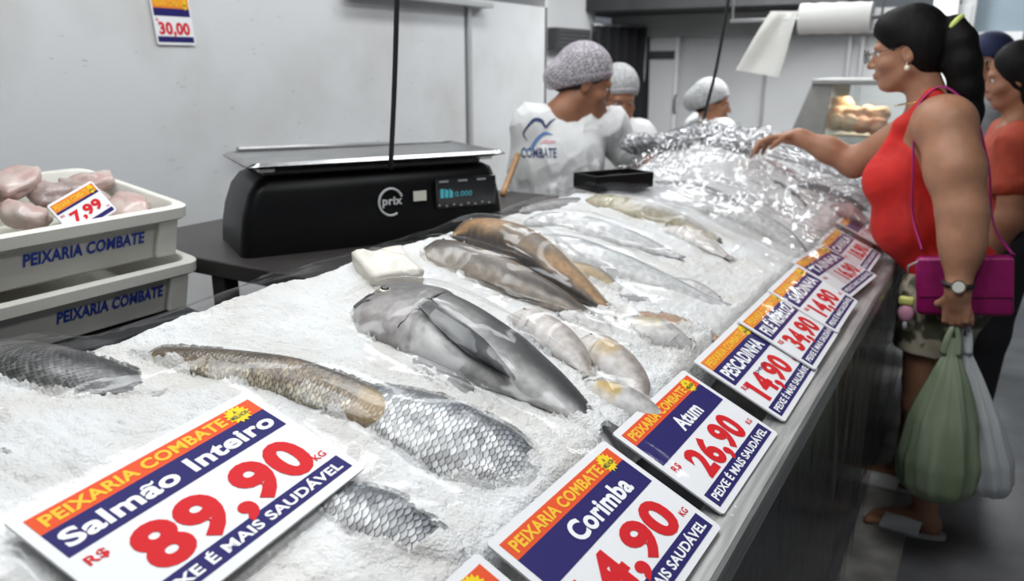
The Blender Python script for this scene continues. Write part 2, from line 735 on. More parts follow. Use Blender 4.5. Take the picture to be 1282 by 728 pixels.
# back wall
mb = MB()
mb.box((-1.42, 7.23, 0.84), (2.93, 0.06, 1.68))
struct('wall_back', mb, M_wallb, smooth=False)
mb = MB()
mb.box((-1.75, 7.17, 1.775), (2.9, 0.16, 0.19), bev=0.005)
struct('trim_4', mb, M_grey, smooth=False)
mb = MB()
mb.box((-2.2, 6.95, 1.97), (2.3, 1.2, 0.2))
struct('ceiling_soffit', mb, M_soffit, smooth=False)
for k, x in enumerate((PY(957, 100, 7.19)[0], PY(1062, 80, 7.19)[0], PY(1078, 80, 7.19)[0])):
    mb = MB()
    mb.box((x, 7.19, 0.84), (0.03, 0.02, 1.66), bev=0.003)
    struct('trim_%d' % (5 + k), mb, M_alu if k else M_grey, smooth=False)
# pale door leaf with a dark slot, left end of the back wall
x0, x1 = PY(806, 100, 7.15)[0], PY(849, 100, 7.15)[0]
mb = MB()
mb.box(((x0 + x1) / 2, 7.15, 0.84), (x1 - x0, 0.05, 1.68), bev=0.004)
d1 = struct('door_1', mb, mat('door_white', (0.66, 0.66, 0.66), 0.5), smooth=False)
mb = MB()
for xx in (x0 + 0.012, x1 - 0.012):
    mb.box((xx, 7.12, 0.84), (0.03, 0.03, 1.68), bev=0.004)
build('door_frame', mb, M_white, d1, smooth=False)
mb = MB()
mb.box(((x0 + x1) / 2, 7.118, PY(828, 69, 7.12)[2]), (x1 - x0 - 0.06, 0.02, 0.07))
build('slot', mb, M_dark, d1, smooth=False)
mb = MB()
p = PY(846, 130, 7.1)
mb.tube([(p[0], 7.1, p[2] + 0.08), (p[0], 7.07, p[2] + 0.06), (p[0], 7.07, p[2] - 0.06), (p[0], 7.1, p[2] - 0.08)], 0.008)
build('door_handle', mb, M_dark, d1)
# right column and the blue-grey panel beyond it
xa, xb = PY(1165, 40, 7.1)[0], PY(1196, 40, 7.1)[0]
mb = MB()
mb.box(((xa + xb) / 2, 7.12, 1.25), (xb - xa, 0.2, 2.5), bev=0.01)
struct('trim_8', mb, mat('column_white', (0.74, 0.75, 0.74), 0.5), smooth=False)
xc = PY(1216, 40, 7.1)[0]
mb = MB()
mb.box(((xb + xc) / 2 + 0.01, 7.16, 1.25), (xc - xb, 0.12, 2.5), bev=0.008)
struct('trim_9', mb, M_grey, smooth=False)
mb = MB()
mb.box((xc + 1.1, 7.3, 1.5), (2.2, 0.06, 3.0))
wr = struct('wall_right', mb, M_blue, smooth=False)

# ================================================================== COUNTER
RY0, RY1 = -0.35, 4.05
cnt = thing('display_counter', 'long dark fish counter with a stainless steel rim running away from the viewer', 'counter', (-0.65, 2.05, 0))
mb = MB()
mb.box((-0.655, (RY0 + RY1) / 2, 0.42), (0.83, RY1 - RY0, 0.72), bev=0.01)
mb.box((-0.68, (RY0 + RY1) / 2, 0.03), (0.72, RY1 - RY0 - 0.1, 0.06))
build('body', mb, mat('counter_front', (0.016, 0.017, 0.019), 0.26, var=0.5, vscale=3, bump=0.06, bscale=7, stretch=(1, 1, 0.4)), cnt, smooth=False)
mb = MB()
prof = [(-0.285, 0.826), (-0.285, 0.848), (-0.28, 0.851), (-0.224, 0.851), (-0.218, 0.846), (-0.218, 0.80), (-0.224, 0.80), (-0.226, 0.84), (-0.278, 0.84), (-0.278, 0.826)]
mb.prism(prof, RY0, RY1, (0, 0, 0), ((1, 0, 0), (0, 0, 1), (0, 1, 0)))
build('rim', mb, M_steel, cnt, smooth=False)
ys = np.linspace(RY0, RY1, 60)
xs = A([-1.1, -1.06, -1.0, -0.8, -0.62, -0.42, -0.33, -0.282])
G = np.zeros((len(xs), len(ys), 3))
for i, x in enumerate(xs):
    G[i, :, 0] = x
    G[i, :, 1] = ys
    G[i, :, 2] = zbed(x, ys) - (0.05 if x < -0.4 else 0.045 if x < -0.3 else 0.034)
mb = MB()
mb.grid(G[::-1])
build('tray', mb, M_steel2, cnt)
mb = MB()
mb.box((-1.085, (RY0 + RY1) / 2, 0.5), (0.02, RY1 - RY0, 0.9))
build('back_panel', mb, M_dark, cnt, smooth=False)

# ================================================================== FISH
FISHPTS = []
STAMP = []          # world points that carry the clear sheet
M_fish = mat('wet_fish_skin', attr=True, rough=0.42, var=0.3, vscale=70, bump=0.08, bscale=160, spec=0.4, coat=0.08)
M_scaled = mat('scaled_fish_skin', attr=True, rough=0.33, var=0.12, vscale=40, spec=0.55, coat=0.1)
M_eye = mat('fish_eye', (0.012, 0.012, 0.012), 0.08, spec=0.8)
M_eyering = mat('fish_eye_ring', (0.50, 0.47, 0.38), 0.25, metal=0.3)


def mixc(a, b, t):
    return a + (b - a) * t[..., None]


PAL = {   # back, flank, belly
    'charcoal': ((0.016, 0.018, 0.021), (0.21, 0.205, 0.20), (0.56, 0.54, 0.53)),
    'umber': ((0.085, 0.06, 0.04), (0.10, 0.085, 0.075), (0.42, 0.36, 0.30)),
    'amber': ((0.13, 0.085, 0.055), (0.42, 0.25, 0.12), (0.07, 0.06, 0.055)),
    'silver': ((0.30, 0.29, 0.28), (0.66, 0.64, 0.62), (0.80, 0.78, 0.76)),
    'rosy': ((0.36, 0.31, 0.28), (0.68, 0.62, 0.58), (0.80, 0.76, 0.73)),
    'pale': ((0.30, 0.31, 0.32), (0.62, 0.62, 0.62), (0.76, 0.75, 0.74)),
    'olive': ((0.12, 0.115, 0.10), (0.34, 0.30, 0.21), (0.55, 0.48, 0.34)),
    'grey': ((0.16, 0.155, 0.155), (0.32, 0.31, 0.31), (0.50, 0.48, 0.47)),
    'orange': ((0.34, 0.20, 0.13), (0.50, 0.33, 0.22), (0.70, 0.60, 0.52)),
    'steel': ((0.06, 0.068, 0.078), (0.42, 0.43, 0.44), (0.70, 0.69, 0.68)),
    'black_scale': ((0.022, 0.022, 0.022), (0.05, 0.05, 0.048), (0.50, 0.48, 0.46)),
    'tan_scale': ((0.045, 0.034, 0.024), (0.16, 0.115, 0.065), (0.46, 0.40, 0.30)),
    'ink': ((0.03, 0.033, 0.04), (0.10, 0.105, 0.12), (0.40, 0.40, 0.42)),
    'pink': ((0.38, 0.20, 0.19), (0.56, 0.38, 0.36), (0.72, 0.62, 0.60)),
}


def scale_field(x, y, rad=0.62):
    """overlapping scales, rows half a scale apart: returns (height 0..1, gap 0..1, per-scale random)"""
    H = np.zeros_like(x)
    E = np.zeros_like(x)
    Rn = np.zeros_like(x)
    done = np.zeros(x.shape, bool)
    i0 = np.ceil(x - rad * 2)
    for k in range(0, 4):
        i = i0 + k
        off = 0.5 * (np.mod(i, 2))
        j = np.round(y - off)
        dy = (y - off - j)
        dx = 0.5 * (x - i)
        d = np.sqrt(dx * dx + dy * dy) / rad
        ins = (d < 1) & ~done
        H[ins] = (0.5 + 0.5 * dx / rad)[ins]
        E[ins] = sstep(0.78, 0.99, d)[ins]
        Rn[ins] = _tab[(i.astype(int) * 7) & 255, (j.astype(int) * 13 + i.astype(int)) & 255][ins]
        done |= ins
    E[~done] = 1
    return H, E, Rn


def fish(label, pts, hw, pal, flip=1, lift=0.4, thick=0.62, ns=64, nt=32, scales=None, tail=None, eye=None, group=None,
         gill=None, name='fish', fins=(), blunt=0.5, belly_cut=0.0, rim=0.0, patches=(), fade=None, bk=(-0.45, 0.4), hi_=(2.6, 0.06), by=(0.5, 1.0)):
    """pts: spine pixels head->tail surveyed on the bed; hw: half widths in pixels"""
    P3 = A([PB(*p) for p in pts])
    W3 = [hw[i] * float((P3[i] - cC) @ cF) / FPX for i in range(len(pts))]
    Nz = nrm(A([0.32, 0, 0.95]))
    for i in range(len(pts)):
        tq_ = nrm(P3[min(i + 1, len(pts) - 1)] - P3[max(i - 1, 0)])
        nq = nrm(Nz - tq_ * (Nz @ tq_))
        bq = np.cross(nq, tq_)
        d2 = nrm(A([tq_ @ cR, tq_ @ cU]))
        pp = A([-d2[1], d2[0]])
        bi, ni = abs(bq @ cR * pp[0] + bq @ cU * pp[1]), abs(nq @ cR * pp[0] + nq @ cU * pp[1])
        W3[i] = min(W3[i] / max(0.35, math.hypot(bi, thick * ni)), W3[i] * 1.9)
    C = catmull(P3, ns)
    d = np.concatenate([[0], np.cumsum(np.linalg.norm(np.diff(P3, axis=0), axis=1))])
    d /= d[-1]
    s = np.linspace(0, 1, ns)
    Wd = np.clip(catmull(np.stack([d, A(W3)], 1), ns * 4), 0.0015, None)
    Wd = np.interp(s, Wd[:, 0], Wd[:, 1])
    Wd = Wd * np.clip(s / 0.06, 0.02, 1)**blunt
    T = np.gradient(C, axis=0)
    T /= np.linalg.norm(T, axis=1)[:, None]
    N = np.tile(nrm(A([0.32, 0, 0.95])), (ns, 1))
    N = N - T * (N * T).sum(1)[:, None]
    N /= np.linalg.norm(N, axis=1)[:, None]
    B = np.cross(N, T) * flip
    th = np.linspace(0, 2 * np.pi, nt, endpoint=False)
    # flank thickness, pinched at dorsal and ventral edges
    c_, s_ = np.cos(th), np.sin(th)
    thk = Wd * thick * np.interp(s, [0, 0.2, 0.5, 0.85, 1], [0.9, 1.0, 1.0, 0.75, 0.5])
    C = C + N * (thk * (2 * lift - 1) + 0.0)[:, None]
    SS, TT = np.meshgrid(s, th, indexing='ij')
    rad = np.ones_like(SS)
    col = None
    back, flank, belly = [A(q) for q in PAL[pal]]
    t = np.cos(TT)
    n1 = fbm(SS * 14 + 3 * len(label), TT * 2.2, 4)
    tt = t + 0.5 * n1
    col = mixc(np.broadcast_to(flank, SS.shape + (3,)), np.broadcast_to(back, SS.shape + (3,)), sstep(bk[0], bk[1], tt))
    col = mixc(col, np.broadcast_to(belly, SS.shape + (3,)), sstep(by[0], by[1], -tt))
    if gill:
        g = gill
        arc = SS - (g + 0.03 * np.cos(2 * TT) - 0.02 * np.cos(TT))
        line = np.exp(-(arc / 0.008)**2)
        rad = rad * (1 + 0.05 * sstep(-0.05, 0.0, arc) * (1 - sstep(0.0, 0.012, arc)))
        col = mixc(col, np.broadcast_to(A([0.10, 0.075, 0.07]), col.shape), 0.7 * line)
        hd = 1 - sstep(g - 0.02, g + 0.01, SS)
        col = mixc(col, np.broadcast_to(0.5 * flank + 0.5 * belly * 0.8, col.shape), 0.45 * hd)
    disp = np.zeros_like(SS)
    if scales:
        nx = np.linalg.norm(np.diff(C, axis=0), axis=1).sum() / scales
        ny = 2 * round(0.5 * 2 * np.pi * np.median(Wd) * 0.5 * (1 + thick) / (2 * scales))
        H, E, Rn = scale_field(SS * nx, (TT / (2 * np.pi)) * ny)
        a = sstep(0.02, 0.12, SS) * (1 - 0.5 * sstep(0.9, 1, SS))
        disp = 0.0016 * (H - 0.5) * a
        gapc = np.broadcast_to(back * 0.25, col.shape)
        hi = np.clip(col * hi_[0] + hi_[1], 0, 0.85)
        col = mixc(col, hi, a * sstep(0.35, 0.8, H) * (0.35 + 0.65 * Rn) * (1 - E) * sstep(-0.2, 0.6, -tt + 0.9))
        col = mixc(col, gapc, a * np.clip(E * 1.25, 0, 1))
        col = col * (0.62 + 0.6 * Rn * a + 0.38 * (1 - a))[..., None]
    for (s0, s1, t0, c3, am) in patches:
        pw = sstep(s0 - 0.05, s0 + 0.03, SS + 0.1 * n1) * (1 - sstep(s1 - 0.03, s1 + 0.05, SS + 0.1 * n1)) * np.exp(-((t - t0) / 0.55)**2)
        col = mixc(col, np.broadcast_to(A(c3), col.shape), am * pw)
    V = C[:, None, :] + B[:, None, :] * ((Wd[:, None] * rad) * c_[None])[..., None] + N[:, None, :] * ((thk[:, None] * rad) * s_[None])[..., None]
    Nr = B[:, None, :] * c_[None, :, None] + N[:, None, :] * s_[None, :, None]
    V = V + Nr * disp[..., None]
    mb = MB()
    mb.grid(V, closed=True)
    mb.f.append(tuple(range(nt))[::-1]); mb.m.append(0)
    mb.f.append(tuple((ns - 1) * nt + j for j in range(nt))); mb.m.append(0)
    base = C[ns // 2] - N[ns // 2] * thk[ns // 2]
    root = build(name, mb, M_scaled if scales else M_fish, None, loc=base, col=col.reshape(-1, 3))
    tag(root, label, 'fish', group)
    STAMP.append(V.reshape(-1, 3)[::2])
    FISHPTS.append(V.reshape(-1, 3))
    # parts ------------------------------------------------------------
    fincol = 0.55 * back + 0.45 * flank
    if tail:
        L, spread = tail
        c0, tdir, bdir, nd = C[-2], T[-1], B[-1], N[-1]
        w0 = Wd[-1]
        n = 14
        top, bot = [], []
        for q in range(n + 1):
            a = -1 + 2 * q / n
            reach = L * (0.55 + 0.45 * abs(a)**1.3)
            e = c0 + tdir * reach + bdir * a * spread
            b0 = c0 + bdir * a * w0
            for lst, sg in ((top, 1), (bot, -1)):
                lst.append([b0 + nd * sg * 0.003, (b0 + e) / 2 + nd * sg * (0.0016 + 0.0008 * (q % 2)), e + nd * sg * 0.0005])
        mt = MB()
        mt.grid(A(top)[::-1])
        mt.grid(A(bot))
        build('tail_fin', mt, mat('fin_' + pal, tuple(fincol), 0.4, var=0.5, vscale=90, coat=0.3), root)
        STAMP.append(A(top).reshape(-1, 3))
    for (s0, s1, side, h, back_sweep) in fins:      # dorsal / anal fins along an edge
        k0, k1 = int(s0 * (ns - 1)), int(s1 * (ns - 1))
        R1, R2 = [], []
        for q, k in enumerate(range(k0, k1 + 1)):
            f = q / max(1, k1 - k0)
            hh = h * math.sin(math.pi * min(1, 0.12 + f * 0.88))**0.7 * (1 - 0.12 * (q % 2))
            b0 = C[k] + B[k] * side * Wd[k] * 0.93
            e = b0 + B[k] * side * hh + T[k] * back_sweep * hh
            R1.append([b0 + N[k] * 0.0025, e + N[k] * 0.0006])
            R2.append([b0 - N[k] * 0.0025, e - N[k] * 0.0006])
        mt = MB()
        mt.grid(A(R1))
        mt.grid(A(R2)[::-1])
        build('fin', mt, mat('fin_' + pal, tuple(fincol), 0.4, var=0.5, vscale=90, coat=0.3), root)
    if eye:
        se, ce, re = eye
        k = int(se * (ns - 1))
        th_e = math.acos(ce)
        pe = C[k] + B[k] * Wd[k] * ce + N[k] * thk[k] * math.sin(th_e)
        me_ = MB()
        R = np.stack([T[k], B[k], N[k]], 1)
        me_.sphere(pe - N[k] * re * 0.15, (re, re, re * 0.45), 18, 8, R, 0)
        me_.sphere(pe + N[k] * re * 0.16, (re * 0.62, re * 0.62, re * 0.36), 16, 8, R, 1)
        build('eye', me_, [M_eyering, M_eye], root)
    return root, dict(C=C, T=T, N=N, B=B, W=Wd, thk=thk)


# --- the big dark fish in the middle, head towards the ridge
big, bd = fish('large charcoal grey fish with pale cheek, its whole head out of the ice',
               [(446, 388), (462, 392), (500, 400), (545, 418), (590, 441), (635, 464), (682, 490), (728, 522), (757, 548), (790, 592)],
               [14, 30, 42, 45, 43, 37, 27, 15, 9, 7], 'charcoal', lift=0.62, thick=0.5, ns=120, nt=56, gill=0.225, eye=(0.092, 0.02, 0.012), bk=(-0.50, -0.05), by=(0.45, 0.85),
               tail=(0.06, 0.05), fins=[(0.42, 0.8, 1, 0.010, 0.6), (0.80, 0.87, 1, 0.02, 1.2)], blunt=0.32,
               patches=((0.25, 0.8, -0.8, (0.50, 0.485, 0.475), 0.85), (-0.1, 0.21, 0.0, (0.19, 0.18, 0.175), 0.85), (0.03, 0.20, -0.8, (0.40, 0.36, 0.35), 0.85), (0.235, 0.40, -0.3, (0.40, 0.385, 0.37), 0.7), (-0.1, 0.03, 0.3, (0.08, 0.075, 0.075), 0.7)))


def fan_fin(name, p0, p1, w0, w1, m, parent, nrmv, lift=0.004, rays=12, notch=0.12):
    """paddle-shaped fin with rays, from p0 to p1"""
    p0, p1 = A(p0), A(p1)
    L = np.linalg.norm(p1 - p0)
    d = nrm(p1 - p0)
    s = nrm(np.cross(nrmv, d))
    rows_t, rows_b = [], []
    for i in range(10):
        f = i / 9
        wd = np.interp(f, [0, 0.3, 0.7, 1], [w0, w1 * 0.9, w1, w1 * 0.55])
        ra, rb = [], []
        for q in range(2 * rays + 1):
            a = -1 + q / rays
            ext = (1 - notch * (q % 2) * f**4) * (1 - 0.22 * f * a * a)
            c = p0 + d * (L * f * ext) + s * a * wd + nrmv * (0.014 * math.sin(math.pi * f) * (1 - a * a) + lift)
            rib = 0.0009 * (1 if q % 2 == 0 else -1)
            ra.append(c + nrmv * (0.0016 + rib))
            rb.append(c - nrmv * 0.0012)
        rows_t.append(ra)
        rows_b.append(rb)
    mt = MB()
    mt.grid(A(rows_t)[::-1])
    mt.grid(A(rows_b))
    STAMP.append(A(rows_t).reshape(-1, 3))
    return build(name, mt, m, parent)


Nb = nrm(A([0.32, 0, 0.95]))
finm = mat('pectoral_grey', (0.030, 0.033, 0.037), 0.45, var=0.55, vscale=30, coat=0.1, color2=(0.11, 0.108, 0.095), ramp=(0.5, 0.75))
def on_fish(d, s_, c_, off=0.0):
    k = int(s_ * (len(d['C']) - 1))
    return d['C'][k] + d['B'][k] * d['W'][k] * c_ + d['N'][k] * (d['thk'][k] * math.sqrt(1 - c_ * c_) + off)


fan_fin('pectoral_fin', on_fish(bd, 0.24, -0.42, 0.004), on_fish(bd, 0.60, -0.999, 0.012), 0.012, 0.020, finm, big, nrm(Nb - 0.35 * bd['B'][45]), 0.010)
# mouth: lips and gill-cover edge
mb = MB()
for c0_, c1_, rr in ((0.20, -0.15, 0.0042), (-0.25, -0.42, 0.005)):
    mb.tube([on_fish(bd, 0.006 + 0.055 * f, c0_ + (c1_ - c0_) * f, 0.0005) for f in np.linspace(0, 1, 10)], np.linspace(rr, rr * 0.35, 10), 8)
build('lips', mb, mat('fish_lip', (0.16, 0.15, 0.145), 0.45, var=0.3), big)
mb = MB()
mb.tube([on_fish(bd, 0.205 + 0.028 * math.cos(1.3 * c), c, 0.0006) for c in np.linspace(0.55, -0.9, 24)], 0.0028 * np.sin(np.linspace(0.15, 3.0, 24)) + 0.0004, 8)
build('gill_cover_edge', mb, mat('gill_edge', (0.12, 0.085, 0.08), 0.4, var=0.4), big)

# --- two catfish at the top of the bed
fish('dark brown catfish below the amber one, side by side', [(529, 316), (545, 320), (590, 336), (640, 357), (690, 376), (740, 395)], [14, 19, 24, 25, 20, 6], 'umber',
     lift=0.6, thick=0.75, ns=70, nt=32, tail=(0.03, 0.02), fins=[(0.45, 0.8, -1, 0.008, 0.5)], eye=(0.09, 0.5, 0.005), blunt=0.4,
     patches=((0.3, 0.6, 0.1, (0.30, 0.22, 0.15), 0.4),))
fish('amber and black catfish with a blunt head, highest on the ice', [(566, 297), (583, 298), (628, 313), (672, 337), (715, 362), (770, 396)], [11, 17, 26, 27, 20, 6], 'amber',
     lift=0.75, thick=0.8, ns=70, nt=32, tail=(0.03, 0.02), fins=[(0.4, 0.75, 1, 0.008, 0.5)], eye=(0.09, 0.3, 0.005), blunt=0.4,
     patches=((0.10, 0.4, 0.75, (0.58, 0.31, 0.10), 0.8), (0.4, 0.95, 0.9, (0.60, 0.42, 0.24), 0.85), (0.3, 0.6, -0.3, (0.05, 0.045, 0.04), 0.8)))
fish('short tan fish half sunk in ice behind the amber catfish', [(690, 332), (720, 340), (750, 350), (775, 362)], [7, 14, 14, 5], 'olive', lift=0.45, ns=40, nt=24,
     patches=((0.2, 0.9, -0.2, (0.50, 0.34, 0.17), 0.7),))
# --- scaled fish at the near left
fish('black scaly fish cut off by the left edge, deep in ice', [(-70, 436), (0, 450), (70, 464), (140, 480), (200, 490)], [22, 27, 30, 25, 5], 'black_scale', lift=0.42, thick=0.6, ns=300, nt=200,
     scales=0.0045, hi_=(2.6, 0.05), bk=(-0.5, 0.3), by=(0.8, 1.2))
fish('tan brown scaly fish with a bare ochre tail end', [(170, 440), (220, 450), (300, 462), (370, 478), (430, 498), (490, 524), (552, 552)], [6, 15, 22, 27, 26, 23, 14], 'tan_scale', lift=0.5, thick=0.7, ns=320, nt=150,
     scales=0.0050, hi_=(1.9, 0.03), bk=(-0.2, 0.6), patches=((-0.1, 0.45, 0.0, (0.05, 0.038, 0.028), 0.6), (0.74, 1.1, 0.0, (0.33, 0.22, 0.095), 0.95), (0.74, 1.1, -0.8, (0.36, 0.25, 0.12), 0.9), (0.74, 1.1, 0.9, (0.22, 0.17, 0.09), 0.8)))
fish('silver fish with large sharp scales beside the ochre tail', [(430, 494), (470, 506), (530, 530), (590, 556), (640, 576), (668, 590)], [8, 26, 42, 44, 34, 20], 'steel', lift=0.36, thick=0.5, ns=300, nt=190,
     scales=0.0060, bk=(-0.25, 0.35))
fish('dark scaly fish poking out under the largest price sign', [(404, 620), (440, 632), (485, 648), (528, 668), (570, 694)], [12, 25, 28, 22, 5], 'steel', lift=0.34, thick=0.5, ns=260, nt=170,
     scales=0.0058, bk=(-0.55, 0.1))
fish('grey fish showing only its back beneath the charcoal fish fin', [(492, 440), (520, 452), (560, 476), (610, 512)], [6, 17, 22, 6], 'grey', lift=0.22, ns=44, nt=24, fins=[(0.1, 0.3, 1, 0.006, 0.4)])
fish('small grey fish tail at the left edge below the black scaly fish', [(-60, 566), (-20, 575), (10, 584), (40, 600)], [16, 17, 10, 3], 'grey', lift=0.4, ns=40, nt=20)
# --- small silver fish towards the signs
fish('small silver fish directly above the charcoal fish back', [(638, 396), (655, 402), (690, 423), (722, 450), (735, 468)], [6, 16, 22, 16, 5], 'rosy', lift=0.55, ns=50, nt=24, gill=0.25, eye=(0.12, 0.35, 0.004), tail=(0.02, 0.016))
fish('small silver fish with a yellow fin base, second from the charcoal fish', [(722, 428), (738, 434), (768, 455), (795, 480), (806, 498)], [6, 17, 23, 17, 5], 'rosy', lift=0.55, ns=50, nt=24, gill=0.25, eye=(0.12, 0.35, 0.004), tail=(0.02, 0.016),
     patches=((0.25, 0.45, -0.3, (0.50, 0.33, 0.08), 0.8),))
fish('small silver fish with its head towards the price signs', [(868, 437), (850, 430), (820, 418), (795, 409), (775, 402)], [6, 14, 19, 14, 5], 'silver', flip=-1, lift=0.55, ns=50, nt=24, gill=0.25, eye=(0.10, 0.35, 0.0045), tail=(0.02, 0.016),
     patches=((0.5, 0.8, 0.0, (0.62, 0.50, 0.26), 0.6),))
fish('silver fish with a mustard yellow fin nearest the tuna sign', [(735, 478), (760, 490), (795, 505), (830, 520)], [7, 18, 20, 9], 'silver', lift=0.35, ns=50, nt=24, tail=(0.02, 0.016), patches=((0.12, 0.42, -0.2, (0.52, 0.33, 0.04), 1.0),))
fish('slim grey fish back sunk in the ice right of the catfish tails', [(770, 372), (800, 378), (835, 384), (870, 392)], [4, 9, 9, 4], 'grey', lift=0.3, ns=40, nt=20)
fish('small silver fish half buried below the orange brown one', [(700, 392), (725, 398), (755, 410), (780, 424)], [5, 12, 13, 5], 'silver', lift=0.32, ns=40, nt=24, gill=0.25, eye=(0.12, 0.3, 0.004))
fish('orange brown fish lying just left of the hake sign', [(793, 396), (825, 402), (860, 412), (895, 424)], [5, 11, 12, 6], 'orange', lift=0.5, ns=40, nt=24, tail=(0.02, 0.014))
fish('long pale silver fish with a thin grey back', [(655, 300), (700, 312), (770, 336), (840, 360), (905, 382)], [8, 20, 22, 16, 6], 'pale', lift=0.5, ns=60, nt=28, gill=0.18, tail=(0.03, 0.02), eye=(0.07, 0.4, 0.005))
fish('small pale fish with a grey snout beside the sign headers', [(905, 380), (885, 370), (862, 360), (835, 350)], [4, 10, 12, 5], 'silver', flip=-1, lift=0.5, ns=40, nt=20, gill=0.25, eye=(0.12, 0.3, 0.004))
# --- fish further along the bed
far = [
    ('pale fish with an olive yellow head behind the amber catfish', [(730, 252), (752, 257), (800, 268), (850, 280), (900, 300)], [6, 13, 17, 14, 5], 'olive', 1, ((-0.2, 0.3, 0.3, (0.38, 0.33, 0.15), 0.7), (0.35, 1.1, 0.0, (0.55, 0.54, 0.53), 0.9))),
    ('pale fish below the olive headed one, hidden to the back', [(655, 282), (690, 278), (740, 290), (800, 306), (850, 322)], [5, 12, 17, 14, 5], 'pale', 1, ()),
    ('pale pinkish fish in the middle of the far ice', [(826, 288), (850, 294), (880, 306), (910, 322)], [5, 11, 13, 5], 'rosy', 1, ()),
    ('silver fish with a dusky back above the small sign headers', [(870, 262), (900, 266), (950, 284), (990, 306), (1010, 322)], [5, 13, 18, 14, 4], 'silver', 1, ()),
    ('narrow grey fish along the back ridge of the ice', [(650, 266), (690, 258), (730, 250)], [4, 9, 5], 'grey', 1, ()),
    ('dark blue grey fish among the crumpled film at the far right', [(990, 236), (1015, 240), (1050, 250), (1082, 262)], [5, 10, 12, 5], 'ink', 1, ()),
    ('dark fish back in the film left of the blue grey one', [(930, 226), (955, 230), (985, 242), (1008, 256)], [4, 8, 9, 4], 'ink', 1, ()),
    ('pinkish fish under film near the reaching hand', [(920, 200), (945, 206), (975, 214), (1010, 224)], [4, 8, 9, 4], 'pink', 1, ()),
    ('reddish fish wrapped in film beside the far end of the rim', [(1040, 262), (1062, 266), (1085, 278)], [5, 11, 7], 'pink', 1, ()),
    ('silver grey fish crossing the far bed below the hand', [(960, 196), (1000, 204), (1050, 220), (1085, 236)], [4, 8, 9, 4], 'steel', 1, ()),
    ('grey fish at the foot of the crumpled film heap', [(812, 232), (850, 236), (900, 250), (940, 266)], [4, 10, 11, 4], 'grey', 1, ()),
    ('pink fish piece showing through the film heap', [(840, 205), (856, 210), (874, 222)], [5, 9, 6], 'pink', 1, ()),
]
for lb, pts, hw, pal, fl, pt in far:
    fish(lb, pts, hw, pal, flip=fl, lift=0.55, ns=40, nt=20, tail=(0.03, 0.02), gill=0.22, patches=pt, eye=(0.1, 0.35, 0.005))

# pale frozen block at the back of the bed
blk = MB()
pc = PB(484, 338, 0.006)
Rb = Matrix.Rotation(math.radians(-28), 3, 'Z') @ Matrix.Rotation(math.radians(14), 3, 'Y')
bm = bmesh.new()
bmesh.ops.create_cube(bm, size=1)
bmesh.ops.subdivide_edges(bm, edges=bm.edges[:], cuts=7, use_grid_fill=True)
for q in bm.verts:
    c = q.co
    L2 = 1 - 0.12 * (abs(c.x * 2)**4 + abs(c.y * 2)**4) / 2
    c.z *= L2
    n = float(fbm(A([c.x * 4 + 9]), A([c.y * 4 + c.z * 3]))[0])
    q.co = Vector((c.x * 0.105 * (1 + 0.25 * n), c.y * 0.10 * (1 + 0.2 * n), c.z * 0.042 * (1 + 0.5 * n)))
bm.verts.index_update()
blk.add(A([(Rb @ q.co)[:] for q in bm.verts]) + pc, [[q.index for q in f.verts] for f in bm.faces])
bm.free()
bo = build('frozen_fillet_block', blk, mat('frozen_fillet', (0.70, 0.66, 0.58), 0.5, var=0.15, vscale=25, bump=0.15, bscale=60), loc=pc - A([0, 0, 0.03]))
tag(bo, 'pale frozen fillet block by the black scale, at the ridge of the ice', 'fillet')
STAMP.append(pc + A([[0, 0, 0.03], [0.03, 0, 0.03], [-0.03, 0, 0.035]]))

# the big sign lying on the ice: corners surveyed on a 20 degree plane
s20 = math.radians(20)
n20 = A([math.sin(s20), 0, math.cos(s20)])
d20 = n20 @ A([-0.24, 0, 0.874])


def onp(u, v, n=n20, d=d20):
    r = ray(u, v)
    return cC + r * ((d - n @ cC) / (n @ r))


TLs, TRs, BRs = onp(2, 653), onp(308, 490), onp(467, 578)
as_ = nrm(TRs - TLs)
bs_ = BRs - TRs
bs_ = nrm(bs_ - as_ * (bs_ @ as_))
ws, hs = np.linalg.norm(TRs - TLs), (BRs - TRs) @ bs_


def sign_plane(X, Y, pad=0.006):
    """height of the big sign's underside over its footprint, else a large number"""
    m = np.array([[as_[0], bs_[0]], [as_[1], bs_[1]]])
    q = np.linalg.inv(m)
    dx, dy = X - TLs[0], Y - TLs[1]
    a_, b_ = q[0, 0] * dx + q[0, 1] * dy, q[1, 0] * dx + q[1, 1] * dy
    z = TLs[2] + a_ * as_[2] + b_ * bs_[2] - 0.003
    ins = (a_ > -pad) & (a_ < ws + pad) & (b_ > -pad) & (b_ < hs + pad)
    return np.where(ins, z, 99.0)


# ================================================================== CRUSHED ICE
M_ice = mat('crushed_ice', (0.76, 0.77, 0.775), 0.42, var=0.1, vscale=9, bump=0.5, bscale=230, color2=(0.66, 0.64, 0.605), spec=0.4)
ix = np.linspace(-1.07, -0.392, 220)
iy = np.concatenate([np.linspace(0.0, 1.5, 480), np.linspace(1.5, 4.02, 250)[1:]])
IX, IY = np.meshgrid(ix, iy, indexing='ij')
IZ = zbed(IX, IY) + 0.022 * fbm(IX * 7, IY * 7, 3) + 0.010 * fbm(IX * 28, IY * 28, 4) + 0.006 * np.abs(fbm(IX * 70, IY * 70, 2)) + 0.0035 * fbm(IX * 160, IY * 160, 2) * (IY < 2)
IZ = IZ - 0.040 * sstep(-0.44, -0.392, IX)
